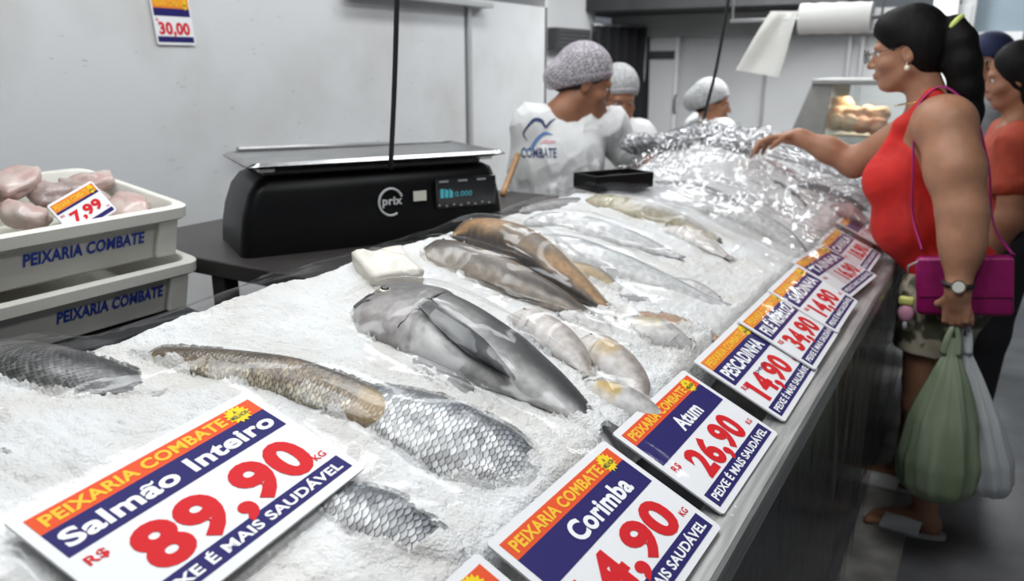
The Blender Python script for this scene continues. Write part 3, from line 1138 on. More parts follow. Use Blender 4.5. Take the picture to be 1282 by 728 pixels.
# the heap of bagged fish under film at the far end
HEAP = lambda x, y: 0.02 * np.exp(-((x + 0.97) / 0.11)**2 - ((y - 3.02) / 0.13)**2) + 0.05 * np.exp(-((x + 0.85) / 0.2)**2 - ((y - 2.85) / 0.3)**2)
IZ = IZ + HEAP(IX, IY)
fz = np.full(IX.shape, -9.0)
fp = np.concatenate(FISHPTS)
qi = np.clip(np.round((fp[:, 0] - ix[0]) / (ix[1] - ix[0])).astype(int), 0, len(ix) - 1)
qj = np.clip(np.searchsorted(iy, fp[:, 1]), 0, len(iy) - 1)
np.maximum.at(fz, (qi, qj), fp[:, 2])
Q_ = np.pad(fz, 1, mode='edge')
fz = np.max([Q_[a:a + fz.shape[0], b:b + fz.shape[1]] for a in range(3) for b in range(3)], axis=0)
lim = 0.003 + 0.024 * np.clip(fbm(IX * 22 + 3, IY * 22, 4) + 0.18, 0, 1)
bury = (fz > -1) & (fz - IZ < lim) & (IY < 1.55)
IZ = np.where(bury, np.maximum(IZ, fz + 0.002 + 0.004 * fbm(IX * 60, IY * 60, 2)), IZ)
IZ = np.where(np.abs(IZ - zbed(IX, IY)) < 0.09, IZ, zbed(IX, IY) + 0.09)
IZ = np.minimum(IZ, sign_plane(IX, IY) - 0.008)
P = np.stack([IX, IY, IZ], -1)
mb = MB()
mb.grid(P[::-1])
ice = build('crushed_ice', mb, M_ice, loc=(-0.7, 2.0, 0.9), angle=40)
tag(ice, 'white crushed ice bed on which all the counter fish lie', 'ice', kind='stuff')
STAMP.append(P[::2, ::2].reshape(-1, 3))

# ================================================================== PRICE SIGNS
M_board = mat('sign_white', (0.80, 0.80, 0.81), 0.55, spec=0.12)
M_red = mat('sign_orange_red', (0.76, 0.09, 0.025), 0.55, spec=0.12)
M_org = mat('sign_orange', (0.78, 0.23, 0.03), 0.55, spec=0.12)
M_navy = mat('sign_navy', (0.022, 0.018, 0.125), 0.55, spec=0.12)
M_yel = mat('sign_yellow_ink', (0.90, 0.52, 0.04), 0.55, spec=0.12)
M_badge = mat('sign_badge_yellow', (0.86, 0.62, 0.02), 0.55, spec=0.12)
M_ink = mat('sign_dark_ink', (0.02, 0.05, 0.015), 0.5)
M_wht = mat('sign_white_ink', (0.86, 0.86, 0.87), 0.55, spec=0.12)
M_price = mat('sign_price_red', (0.62, 0.015, 0.02), 0.55, spec=0.12)


def starburst(cx, cy, rx, ry, n=14, inner=0.72):
    return [(cx + (rx if q % 2 == 0 else rx * inner) * math.cos(math.pi * q / n), cy + (ry if q % 2 == 0 else ry * inner) * math.sin(math.pi * q / n)) for q in range(2 * n)]


def sign(label, TL, a, b, w, h, nm, price, big=False, header=None, layout=None, small=None, group='price signs along the rim', kg=True, pz=1.0, tq=0.003, footer='PEIXE É MAIS SAUDÁVEL', nm_x=None, price_x=(0.12, 0.88)):
    """TL corner, unit width direction a, unit down direction b"""
    a, b = nrm(a), nrm(b)
    n = np.cross(b, a)
    n = nrm(n) * (1 if np.cross(b, a)[2] > 0 or abs(np.cross(b, a)[2]) < 0.2 else -1)
    up = -b
    o = A(TL) + b * h          # bottom-left corner: x along a, y up
    ax = (a, up, n)
    L = layout or dict(m=0.035, h0=0.79, h1=0.94, n0=0.55, p0=0.235, p1=0.50, f0=0.055, f1=0.185)
    root = thing('price_sign', label, 'sign', A(TL) + b * h + a * w / 2, group)
    mb = MB()
    r = 0.004
    mb.prism([(r, 0), (w - r, 0), (w, r), (w, h - r), (w - r, h), (r, h), (0, h - r), (0, r)], -tq, 0, o, ax)
    build('board', mb, M_board, root, smooth=False)
    m_ = 0.04 * w * 0.9
    def band(name, y0, y1, m, z=0.0005):
        q = MB()
        q.prism([(m_, y0 * h), (w - m_, y0 * h), (w - m_, y1 * h), (m_, y1 * h)], 0, z, o, ax)
        build(name, q, m, root, smooth=False)
    band('header_band', L['h0'], L['h1'], header or M_red)
    band('name_band', L['n0'], L['h0'], M_navy)
    band('footer_band', L['f0'], L['f1'], M_navy)
    hb, hh = L['h0'] * h, (L['h1'] - L['h0']) * h
    q = MB()
    text_into(q, 'PEIXARIA COMBATE', o, ax, m_ + 0.03 * w, 0.80 * w, hb + 0.22 * hh, 0.6 * hh, 0.0009, 0.03)
    build('header_lettering', q, M_yel, root, smooth=False)
    q = MB()
    q.prism(starburst(0.865 * w, hb + 0.45 * hh, 0.058 * w, 0.62 * hh), 0.0006, 0.0011, o, ax)
    bg = build('badge', q, M_badge, root, smooth=False)
    q = MB()
    text_into(q, 'A', o, ax, 0.855 * w, 0.873 * w, hb + 0.55 * hh, 0.22 * hh, 0.0014, 0.02)
    text_into(q, 'MELHOR', o, ax, 0.825 * w, 0.908 * w, hb + 0.22 * hh, 0.26 * hh, 0.0014, 0.02)
    build('badge_lettering', q, M_ink, bg, smooth=False)
    nb, nh = L['n0'] * h, (L['h0'] - L['n0']) * h
    if nm:
        q = MB()
        x0, x1 = nm_x or (0.10, 0.9)
        up_ = nm.isupper()
        if 'ã' in nm:
            k_ = nm.index('ã')
            pl = nm.replace('ã', 'a')
            full, pre, thr = [text_geo(t_, 0.035)[0][:, 0].max() for t_ in (pl, pl[:k_], pl[:k_ + 1])]
            xc = x0 + (x1 - x0) * (0.5 * (pre + thr) / full + 0.012)
            text_into(q, '~', o, ax, (xc - 0.026) * w, (xc + 0.026) * w, nb + 0.52 * nh, 0.46 * nh, 0.0009, 0.02)
            nm = pl
        text_into(q, nm, o, ax, x0 * w, x1 * w, nb + (0.2 if up_ else 0.24) * nh, (0.62 if up_ else 0.58) * nh, 0.0009, 0.035)
        build('name_lettering', q, M_wht, root, smooth=False)
    q = MB()
    pb_, ph = L['p0'] * h, (L['p1'] - L['p0']) * h
    text_into(q, price, o, ax, price_x[0] * w, price_x[1] * w, pb_, ph, 0.0006, 0.045)
    text_into(q, 'R$', o, ax, 0.055 * w, 0.125 * w, L['n0'] * h - 0.105 * h, 0.06 * h, 0.0006, 0.02)
    if kg:
        text_into(q, 'KG', o, ax, 0.885 * w, 0.945 * w, L['f1'] * h + 0.045 * h, 0.05 * h, 0.0006, 0.02)
    build('price_lettering', q, M_price, root, smooth=False)
    if small:
        q = MB()
        text_into(q, small, o, ax, 0.36 * w, 0.6 * w, L['n0'] * h - 0.09 * h, 0.05 * h, 0.0006, 0.01)
        build('note_lettering', q, M_navy, root, smooth=False)
    if footer:
        q = MB()
        fb, fh = L['f0'] * h, (L['f1'] - L['f0']) * h
        text_into(q, footer, o, ax, m_ + 0.03 * w, w - m_ - 0.03 * w, fb + 0.24 * fh, 0.5 * fh, 0.0009, 0.03)
        build('footer_lettering', q, M_wht, root, smooth=False)
    g = np.linspace(0, 1, 24)
    if group: STAMP.append((A(TL) + (g[:, None, None] * w) * a + (g[None, :, None] * h) * b).reshape(-1, 3) + n * 0.002)
    return root


S25 = math.radians(25)
down25 = A([math.cos(S25), 0, -math.sin(S25)])


def dn(tilt, skew=0.0):
    s = math.radians(tilt)
    return A([math.cos(s), skew, -math.sin(s)])


sign('largest white price sign with the salmon name, lying on the ice in front', TLs, as_, bs_, ws, hs, 'Salmão Inteiro', '89,90', group=None,
     layout=dict(h0=0.80, h1=0.93, n0=0.60, p0=0.235, p1=0.535, f0=0.065, f1=0.195), nm_x=(0.06, 0.94), price_x=(0.17, 0.90))
Y_ = A([0, 1.0, 0])
LAY = dict(h0=0.80, h1=0.94, n0=0.55, p0=0.23, p1=0.50, f0=0.05, f1=0.19)
TLc = A([-0.424, 0.649, 0.939])
sign('nearest whole price sign on the rim, blue band with the name Corimba', TLc, Y_ + A([0.02, 0, 0]), dn(25), 0.297, 0.193, 'Corimba', '14,90', layout=LAY, nm_x=(0.33, 0.84), price_x=(0.08, 0.86))
sign('price sign cut off by the bottom edge beside the Corimba sign', TLc + A([0.0, -0.318, -0.001]), Y_, dn(25), 0.300, 0.193, None, '12,90', layout=LAY)
sign('price sign on the rim reading Atum and 26,90', A([-0.42, 0.98, 0.934]), Y_ + A([0.012, 0, 0]), dn(25), 0.296, 0.187, 'Atum', '26,90', layout=LAY, nm_x=(0.42, 0.72), price_x=(0.20, 0.82))
sign('price sign on the rim with the hake name in capitals, orange header', A([-0.415, 1.325, 0.934]), Y_, dn(25), 0.292, 0.185, 'PESCADINHA', '14,90', header=M_org, layout=LAY, small='peça', nm_x=(0.08, 0.84), price_x=(0.12, 0.78))
sign('orange topped price sign overlapping the hake sign, price 34,90', A([-0.411, 1.585, 0.940]), Y_, dn(25), 0.29, 0.180, 'FILÉ MERLUZA', '34,90', header=M_org, layout=LAY, price_x=(0.16, 0.80), nm_x=(0.08, 0.9))
sign('third orange topped sign counted on from the hake sign', A([-0.41, 1.835, 0.944]), Y_, dn(25), 0.29, 0.178, 'SARDINHA', '14,90', header=M_org, layout=LAY, price_x=(0.16, 0.80))
sign('price sign turned slightly askew, just past three overlapping ones', A([-0.425, 2.135, 0.948]), Y_ + A([0.10, 0, 0]), dn(26, 0.06), 0.27, 0.175, 'TAINHA', '16,90', header=M_org, layout=LAY, price_x=(0.4, 0.86))
sign('price sign second from the far end of the rim', A([-0.412, 2.41, 0.948]), Y_, dn(25), 0.27, 0.165, 'CAVALA', '18,90', header=M_org, layout=LAY, price_x=(0.3, 0.86))
sign('farthest price sign on the rim, veiled by crumpled film', A([-0.415, 2.74, 0.955]), Y_, dn(25), 0.27, 0.165, None, '19,90', header=M_org, layout=LAY, price_x=(0.3, 0.86))

# ================================================================== CLEAR FILM
pts = np.concatenate(STAMP)
gx = np.linspace(-1.11, -0.215, 112)
gy = np.concatenate([np.linspace(0.0, 2.0, 300), np.linspace(2.0, 4.05, 300)[1:]])
GX, GY = np.meshgrid(gx, gy, indexing='ij')
top = np.maximum(zbed(GX, GY), 0.853 + 0 * GX) + np.where(GX > -0.40, 0.0, 0.008)
i = np.clip(np.round((pts[:, 0] - gx[0]) / (gx[1] - gx[0])).astype(int), 0, len(gx) - 1)
j = np.clip(np.searchsorted(gy, pts[:, 1]), 0, len(gy) - 1)
np.maximum.at(top, (i, j), pts[:, 2])


def dil(Z, n):
    for _ in range(n):
        Q = np.pad(Z, 1, mode='edge')
        Z = np.max([Q[a:a + Z.shape[0], b:b + Z.shape[1]] for a in range(3) for b in range(3)], axis=0)
    return Z


def blur(Z, n):
    for _ in range(n):
        Q = np.pad(Z, 1, mode='edge')
        Z = sum(Q[a:a + Z.shape[0], b:b + Z.shape[1]] for a in range(3) for b in range(3)) / 9
    return Z


hard = dil(top, 1)
Z = np.maximum(blur(dil(top, 3), 6), hard) + 0.0035
Z = np.maximum(blur(Z, 2), hard + 0.002)
amp = np.interp(gy, [0, 0.8, 1.3, 1.9, 2.5, 3.0, 4.5], [0.0006, 0.0008, 0.0020, 0.0060, 0.016, 0.030, 0.030])[None]
wr_ = ridged(GX * 9 + 0.6 * GY * 3, GY * 5 - GX * 3, 4) + 0.6 * ridged(GX * 21 + 4, GY * 13, 3)
Z = Z + amp * wr_ * (1 - 0.75 * sstep(-0.36, -0.24, GX))
Z = Z + 0.0035 * ridged(GX * 5 + GY * 6 + 9, GY * 3.1 - GX * 4, 3)**2 * sstep(0.35, 0.8, GY) * sstep(-0.40, -0.5, GX)
Z = Z + 0.010 * ridged(GX * 7 - GY * 2.2 + 5, GY * 1.6 + GX * 2, 3)**2 * sstep(-0.72, -0.98, GX) * sstep(1.6, 0.9, GY)
# small sharp folds over the near signs
Z = Z + 0.004 * ridged(GX * 16 + GY * 9, GY * 11 - GX * 7, 2)**2 * np.exp(-((GX + 0.43) / 0.05)**2) * sstep(0.5, 0.7, GY)
Z = np.minimum(Z, sign_plane(GX, GY, 0.012) - 0.003)
rows = [np.stack([GX, GY, Z], -1)]
# back drop behind the ridge
bk = []
for q, (dx, dz) in enumerate([(-0.018, -0.13), (-0.014, -0.07), (-0.008, -0.03)]):
    wv = 0.01 * (vnoise(gy * 9, 0 * gy + q) - 0.5)
    bk.append(np.stack([gx[0] + dx + wv, gy, Z[0] + dz], -1))
# front drop over the rim, in hanging folds
fr = []
for q, f in enumerate(np.linspace(0.03, 1, 26)):
    fold = 0.030 * (ridged(gy * 7 + 0.3 * f, 0.5 * f + 0 * gy, 3) - 0.3) * min(1, f * 4) + 0.012 * f
    fold = fold * (1 - 0.95 * np.exp(-((gy - 2.75) / 0.25)**2))
    fr.append(np.stack([gx[-1] + 0.006 + np.maximum(fold, -0.002), gy, (Z[-1] - 0.002) * (1 - f) + 0.14 * f], -1))
S = np.concatenate([A(bk), rows[0], A(fr)], 0)
mb = MB()
mb.grid(S[::-1])
M_film = film_mat('clear_film', tint=(0.985, 0.985, 0.985), haze=0.008, ior=0.022, rough=0.10, bump=0.06, bscale=35)
film = build('clear_film', mb, M_film, loc=(-0.6, 2.0, 0.95))
tag(film, 'crinkled clear plastic film spread over the fish, ice and signs', 'plastic film')

# loose, badly crumpled film over the far end
ux = np.linspace(-1.09, -0.28, 150)
uy = np.linspace(2.12, 3.98, 330)
UX, UY = np.meshgrid(ux, uy, indexing='ij')
fi = np.interp(ux, gx, np.arange(len(gx)))
fj = np.interp(uy, gy, np.arange(len(gy)))
ZZ = Z[np.round(fi).astype(int)][:, np.round(fj).astype(int)]
env = sstep(2.12, 2.7, UY)
wx_, wy_ = UX + 0.05 * fbm(UX * 5, UY * 5, 2), UY + 0.05 * fbm(UX * 5 + 9, UY * 5, 2)
ZZ = blur(ZZ, 3) + 0.006 + env * (0.040 * ridged(wx_ * 8, wy_ * 6, 3) + 0.020 * ridged(wx_ * 19 + 3, wy_ * 17, 3)) * (1 - 0.7 * sstep(-0.42, -0.29, UX)) * (1 - 0.6 * sstep(-1.0, -1.09, UX))
mb = MB()
mb.grid(np.stack([UX, UY, ZZ], -1)[::-1])
crum = build('clear_film', mb, film_mat('crumpled_film', tint=(0.93, 0.93, 0.935), haze=0.035, ior=0.07, rough=0.12, bump=0.15, bscale=40, gain=1.5), loc=(-0.6, 3.0, 1.0))
tag(crum, 'heavily crumpled loose clear film heaped over the far end of the counter', 'plastic film')

# ================================================================== TABLE, SCALE
M_tab = mat('dark_table_top', (0.045, 0.04, 0.038), 0.4, var=0.3, vscale=8)
tb = thing('work_table', 'dark steel work table standing under the black scale behind the counter', 'table', (-1.5, 1.9, 0))
TX0, TX1, TY0, TY1, TZ = -1.98, -1.14, 1.215, 2.50, 1.0
mb = MB()
mb.box(((TX0 + TX1) / 2, (TY0 + TY1) / 2, TZ - 0.02), (TX1 - TX0, TY1 - TY0, 0.04), bev=0.004)
build('tabletop', mb, M_tab, tb, smooth=False)
for x in (TX0 + 0.05, TX1 - 0.05):
    for y in (TY0 + 0.06, TY1 - 0.06):
        mb = MB()
        mb.box((x, y, (TZ - 0.04) / 2), (0.05, 0.05, TZ - 0.04), bev=0.004)
        build('leg', mb, M_tab, tb, smooth=False)
mb = MB()
p = PZ(252, 340, TZ - 0.04)
mb.box((-1.56, TY0 + 0.03, (TZ - 0.04) / 2), (0.045, 0.045, TZ - 0.04), bev=0.004)
build('leg', mb, M_tab, tb, smooth=False)

PL, PR = A([-1.505, 1.262, TZ]), A([-1.15, 1.868, TZ])
sx = nrm(PR - PL)
sy = A([-sx[1], sx[0], 0])
SLn = np.linalg.norm(PR - PL)
sax = (sx, A([0, 0, 1.0]), -sy)     # front face frame: x right, y up, z toward the viewer
scl = thing('weighing_scale', 'large black digital weighing scale with a flat pan, on the dark table', 'scale', (PL + PR) / 2 + sy * 0.16)
# body: sloping rounded ends, front face leaning back
def sec(z, inset_l, inset_r, front):
    return [PL + sx * inset_l + sy * front + A([0, 0, z]), PR - sx * inset_r + sy * front + A([0, 0, z])]
mb = MB()
prof = [(0.0, 0.0, 0.0, 0.012), (0.0, -0.004, 0.0, 0.0), (0.05, 0.0, -0.004, 0.0), (0.10, 0.010, 0.0, 0.006), (0.15, 0.028, 0.008, 0.014), (0.178, 0.05, 0.018, 0.022), (0.188, 0.075, 0.035, 0.035)]
rings = []
for z, il, ir, fr_ in prof:
    ring = []
    Lx, Rx, dep = il, SLn - ir, 0.30
    rc = 0.03
    cs = [(Lx + rc, fr_ + rc, math.pi, 1.5 * math.pi), (Rx - rc, fr_ + rc, 1.5 * math.pi, 2 * math.pi), (Rx - rc, dep - fr_ - rc, 0, 0.5 * math.pi), (Lx + rc, dep - fr_ - rc, 0.5 * math.pi, math.pi)]
    for cx, cy, a0, a1 in cs:
        for q in range(6):
            a = a0 + (a1 - a0) * q / 5
            ring.append(PL + sx * (cx + rc * math.cos(a)) + sy * (cy + rc * math.sin(a)) + A([0, 0, z]))
    rings.append(ring)
mb.grid(A(rings)[::-1], closed=True)
nR = len(rings[0])
mb.f.append(tuple((len(rings) - 1) * nR - nR * (len(rings) - 1) + j + 0 for j in range(nR))); mb.m.append(0)
mb.f.append(tuple((len(rings) - 1) * nR + j for j in range(nR))[::-1]); mb.m.append(0)
build('body', mb, M_black, scl, angle=40)
mb = MB()
zc = 0.188
cen = (PL + PR) / 2 + sy * 0.15
Rsc = np.stack([sx, sy, A([0, 0, 1.0])], 1)
mb.box(cen + A([0, 0, zc + 0.008]) + sx * 0.01, (SLn - 0.12, 0.22, 0.016), Rsc, bev=0.006)
build('pan_support', mb, mat('scale_ledge', (0.05, 0.045, 0.04), 0.4, var=0.3), scl, smooth=False)
mb = MB()
g = np.linspace(-1, 1, 40)
hw_, hd_ = (SLn - 0.02) / 2, 0.165
T_, B_ = [], []
for a in g:
    ra, rb = [], []
    for b in g:
        ex = max(abs(a), abs(b))
        z = 0.222 + 0.006 * sstep(0.90, 0.985, ex) - 0.010 * sstep(0.985, 1.0, ex)
        q = cen + sx * (a * hw_ + 0.012) + sy * b * hd_
        ra.append(q + A([0, 0, z]))
        rb.append(q + A([0, 0, z - 0.012 if ex < 0.99 else z - 0.002]))
    T_.append(ra); B_.append(rb)
mb.grid(A(T_)); mb.grid(A(B_)[::-1])
build('weighing_pan', mb, mat('pan_steel', (0.42, 0.42, 0.42), 0.25, metal=0.9, var=0.3, vscale=10), scl, angle=50)
for a in (-1, 1):
    mb = MB()
    mb.box(PL + sx * (0.075 if a < 0 else SLn - 0.04) + sy * 0.035 + A([0, 0, 0.206]), (0.04, 0.02, 0.014), Rsc, bev=0.004)
    build('pan_corner', mb, M_white, scl, smooth=False)
mb = MB()
of = PL + sy * -0.0005
mb.box(PL + sx * (SLn - 0.115) + sy * 0.001 + A([0, 0, 0.118]), (0.18, 0.016, 0.085), Rsc, bev=0.006)
pnl = build('display_panel', mb, mat('display_black', (0.012, 0.012, 0.014), 0.2), scl, smooth=False)
oP = PL + sx * 0 - sy * 0.0072
mb = MB()
for q in range(3):
    mb.prism([(SLn - 0.192 + q * 0.013, 0.108), (SLn - 0.182 + q * 0.013, 0.108), (SLn - 0.182 + q * 0.013, 0.132 - 0.004 * q), (SLn - 0.192 + q * 0.013, 0.132)], 0, 0.0008, oP, sax)
text_into(mb, '0.000', oP, sax, SLn - 0.15, SLn - 0.10, 0.11, 0.014, 0.0006, 0.0)
build('lit_digits', mb, mat('lit_teal', (0.02, 0.15, 0.18), 0.4, emit=((0.08, 0.55, 0.62), 0.35)), pnl, smooth=False)
mb = MB()
for q in range(3):
    mb.prism([(SLn - 0.195 + q * 0.055, 0.149), (SLn - 0.168 + q * 0.055, 0.149), (SLn - 0.168 + q * 0.055, 0.154), (SLn - 0.195 + q * 0.055, 0.154)], 0, 0.0006, oP, sax)
for q in range(8):
    mb.sphere(oP + sx * (SLn - 0.195 + q * 0.021) + A([0, 0, 0.089 - 0.003 * (q % 2)]), (0.004, 0.002, 0.003), 8, 6, Rsc)
build('keypad_marks', mb, mat('keypad_grey', (0.28, 0.28, 0.28), 0.5), pnl, smooth=False)['kind'] = 'stuff'
# round maker's mark and the white sticker
mb = MB()
oP2 = PL + sy * 0.0012
ang = -np.linspace(math.radians(22), math.radians(300), 40)
cxm, czm, rm = 0.375, 0.108, 0.032
mb.tube([oP2 + sx * (cxm + rm * math.cos(a)) + A([0, 0, czm + rm * 1.08 * math.sin(a)]) - sy * 0.001 for a in -ang], 0.0032, 6)
text_into(mb, 'prix', oP2 - sy * 0.003, sax, cxm - 0.024, cxm + 0.03, czm - 0.006, 0.022, 0.001, 0.03)
build('maker_mark', mb, mat('mark_white', (0.6, 0.6, 0.6), 0.5), scl, smooth=False)
mb = MB()
mb.box(oP2 + sx * 0.455 + A([0, 0, 0.118]) - sy * 0.001, (0.036, 0.003, 0.026), Rsc)
build('sticker', mb, mat('sticker_cream', (0.72, 0.72, 0.62), 0.5), scl, smooth=False)

# rail on the partition behind the scale
mb = MB()
q0, q1 = PX(298, 187, -2.58), PX(486, 180, -2.58)
mb.tube([q0, q1], 0.011, 10)
rl = build('wall_rail', mb, M_alu, loc=(q0 + q1) / 2)
tag(rl, 'thin steel rail fixed on the white wall behind the scale', 'rail')
mb = MB()
for f in (0.06, 0.94):
    c = q0 + (q1 - q0) * f
    mb.tube([c, c + A([-0.04, 0, 0])], 0.007, 8)
for f in (0.06, 0.94):
    m1 = MB()
    c = q0 + (q1 - q0) * f
    m1.tube([c, c + A([-0.04, 0, 0])], 0.007, 8)
    build('bracket', m1, M_alu, rl)

# hanging cords
def cord(label, pts, r, plug=None):
    mb = MB()
    P = catmull(A(pts), 40)
    mb.tube(P, r, 10)
    o = build('hanging_cord', mb, mat('cord_black', (0.012, 0.012, 0.014), 0.45), loc=P[0])
    tag(o, label, 'cord')
    return o
c0 = PL + sx * 0.415 + sy * 0.03
pb0 = PY(489, 212, 1.50)
top1 = PY(497, 0, 1.50)
dirc = top1 - pb0
cd = cord('thick black cord hanging straight down over the black scale', [pb0, pb0 + dirc * 0.5 + A([0.002, 0, 0]), top1, pb0 + dirc * 3, pb0 + dirc * ((3.0 - pb0[2]) / dirc[2])], 0.0062)
q0 = PY(879, 166, 3.35)
q1 = PY(912, 0, 3.35)
dirc = q1 - q0
cord('thin black cord hanging at a slant in front of the farthest worker', [q0 - A([0, 0, 0.03]), q0, q0 + dirc * 0.5 + A([0.006, 0, 0]), q1, q0 + dirc * 3.2, q0 + dirc * ((3.0 - q0[2]) / dirc[2])], 0.0065)

# ================================================================== CRATES
M_crate = mat('crate_white', (0.74, 0.73, 0.66), 0.5, var=0.12, vscale=6, bump=0.03, bscale=30)
M_letter = mat('crate_blue_ink', (0.03, 0.07, 0.46), 0.5, var=0.25, vscale=120)
CX, CW, CL, CH = -1.60, 0.40, 0.62, 0.130   # front face x, width (x), length (y), height
CY1 = 1.185


def crate(label, z0, shift=0.0, tx=(-0.06, 0.207)):
    y1 = CY1 + shift
    cc = A([CX - CW / 2, y1 - CL / 2, z0])
    root = thing('fish_crate', label, 'crate', cc, 'stacked white crates')
    def ring(ins, z, n=6, rc=0.035):
        out = []
        hx, hy = CW / 2 - ins, CL / 2 - ins
        for cx, cy, a0 in ((hx - rc, hy - rc, 0), (-hx + rc, hy - rc, 90), (-hx + rc, -hy + rc, 180), (hx - rc, -hy + rc, 270)):
            for q in range(n):
                a = math.radians(a0 + 90 * q / (n - 1))
                out.append(cc + A([cx + rc * math.cos(a), cy + rc * math.sin(a), z]))
        return out
    tp = 0.020       # taper
    R_ = [ring(tp + 0.008, 0.006), ring(tp, 0.012), ring(tp * 0.3, CH - 0.032), ring(-0.006, CH - 0.030), ring(-0.010, CH - 0.026), ring(-0.010, CH - 0.002), ring(-0.007, CH), ring(0.010, CH), ring(0.013, CH - 0.004), ring(tp + 0.012, 0.022)]
    mb = MB()
    mb.grid(A(R_), closed=True)
    n = len(R_[0])
    mb.f.append(tuple(range(n))[::-1]); mb.m.append(0)
    mb.f.append(tuple((len(R_) - 1) * n + q for q in range(n))); mb.m.append(0)
    build('tub', mb, M_crate, root, angle=35)
    # corner ribs under the rim and a raised frame on the long side
    for yy in (-CL / 2 + 0.05, CL / 2 - 0.05):
        mb = MB()
        mb.box(cc + A([CW / 2 - 0.006, yy, CH * 0.47]), (0.016, 0.05, CH * 0.74), np.array(Matrix.Rotation(math.radians(6), 3, 'Y')), bev=0.004)
        build('rib', mb, M_crate, root, smooth=False)
    mb = MB()
    sl = tp * 0.7 / (CH - 0.044)
    up = nrm(A([sl, 0, 1]))
    nrm_ = nrm(A([1, 0, -sl]))
    o = cc + A([CW / 2 - tp, 0, 0.012])
    text_into(mb, 'PEIXARIA COMBATE', o, ((0, 1, 0), up, nrm_), tx[0], tx[1], 0.044, 0.028, 0.0015, 0.035)
    build('lettering', mb, M_letter, root, smooth=False)
    root.rotation_euler = (0, TILT, 0)
    root.location = root.location + Vector((-0.012, 0, CW / 2 * math.sin(TILT)))
    return root, cc


TILT = math.radians(8.5)
stand = thing('crate_stand', 'low steel stand under the two white crates, hidden behind the counter', 'stand', (CX - CW / 2, CY1 - CL / 2, 0))
Z2 = 1.137 - 2 * CH + 0.002
mb = MB()
mb.box((CX - CW / 2, CY1 - CL / 2, Z2 + 0.008), (CW + 0.02, CL + 0.02, 0.03), np.array(Matrix.Rotation(TILT, 3, 'Y')), bev=0.004)
build('top', mb, M_dark, stand, smooth=False)
for ax_ in (-1, 1):
    for ay in (-1, 1):
        mb = MB()
        mb.box((CX - CW / 2 + ax_ * (CW / 2 - 0.04), CY1 - CL / 2 + ay * (CL / 2 - 0.04), (Z2 - 0.035) / 2), (0.04, 0.04, Z2 - 0.035), bev=0.003)
        build('leg', mb, M_dark, stand, smooth=False)
crate('lower white crate of the stack of two, blue lettering on its side', Z2 - 0.004, 0.012, (-0.025, 0.225))
MR = A(Matrix.Rotation(TILT, 3, 'Y'))
cr, cc = crate('upper white crate of the stack, heaped with pinkish fish pieces', 1.137 - CH, 0.0)
# pieces of fish in the upper crate
pr = np.random.default_rng(5)
M_piece = mat('raw_fish_piece', (0.46, 0.29, 0.26), 0.4, color2=(0.56, 0.47, 0.43), vscale=16, bump=0.15, bscale=50, coat=0.3)
M_piece2 = mat('raw_fish_skin', (0.42, 0.34, 0.32), 0.4, color2=(0.25, 0.18, 0.16), vscale=13, bump=0.15, bscale=50, coat=0.3)
spots = [(-0.06, -0.24, 0.15), (0.08, -0.23, 0.155), (-0.08, -0.12, 0.165), (0.06, -0.11, 0.172), (0.10, 0.0, 0.14), (-0.06, 0.01, 0.16), (0.02, 0.09, 0.155), (-0.09, 0.12, 0.150), (0.10, 0.12, 0.132), (0.0, 0.2, 0.135), (-0.08, 0.24, 0.13), (0.09, 0.235, 0.125),
         (0.0, -0.17, 0.20), (0.05, -0.26, 0.185), (-0.02, 0.055, 0.20), (-0.06, -0.05, 0.205)]
for q, (dx, dy, dz) in enumerate(spots):
    m1 = MB()
    m1.sphere((0, 0, 0), 1, 22, 14)
    v = m1.v[0]
    r3 = A([pr.uniform(0.040, 0.052), pr.uniform(0.052, 0.072), pr.uniform(0.022, 0.030)])
    nn = 0.6 * fbm(v[:, 0] * 1.9 + q * 3, v[:, 1] * 1.6 + v[:, 2], 3) + 0.25 * fbm(v[:, 2] * 2 + q, v[:, 0] * 2.5, 2)
    v = v * (1 + nn)[:, None] * r3
    v[:, 2] += 0.6 * v[:, 0]**2 / 0.06 * (-1 if q % 2 else 1) * 0.4
    Rm = A(Matrix.Rotation(pr.uniform(-0.5, 0.5), 3, 'X') @ Matrix.Rotation(pr.uniform(0, 6.28), 3, 'Z'))
    c = A(cr.location[:]) + MR @ A([dx, dy, dz - 0.014 - 0.02 * (q >= 12)])
    m1.v[0] = v @ (MR @ Rm).T + c
    o = build('fish_piece', m1, M_piece if q % 3 else M_piece2, loc=c)
    tag(o, 'raw pinkish fish piece lying in the heap inside the upper white crate', 'fish piece', 'fish pieces in the upper crate')
# small sign stuck into the crate
q0, q1, q2 = PX(58, 258, -1.625), PX(114, 226, -1.655), PX(150, 258, -1.625)
a_ = nrm(q1 - q0)
b_ = (q2 - q1); b_ = nrm(b_ - a_ * (b_ @ a_))
sign('small price sign stuck among the fish pieces in the crate', q0, a_, b_, np.linalg.norm(q1 - q0), 0.62 * np.linalg.norm(q1 - q0), None, '7,99', header=M_org, layout=dict(h0=0.72, h1=0.94, n0=0.66, p0=0.28, p1=0.56, f0=0.05, f1=0.16), group=None, price_x=(0.2, 0.85), footer=None)
# sign on the wall
q0, q1, q2 = PX(185, -6, -2.615), PX(242, -4, -2.615), PX(245, 44, -2.615)
sign('small price sign fixed to the white wall reading 30,00', PX(186, -8, -2.612), A([0, 1.0, 0.0]), A([0, 0.08, -1.0]), 0.162, 0.17, None, '30,00', header=M_org,
     layout=dict(h0=0.74, h1=0.95, n0=0.58, p0=0.22, p1=0.46, f0=0.05, f1=0.17), group=None, price_x=(0.1, 0.9), kg=False, footer=None)

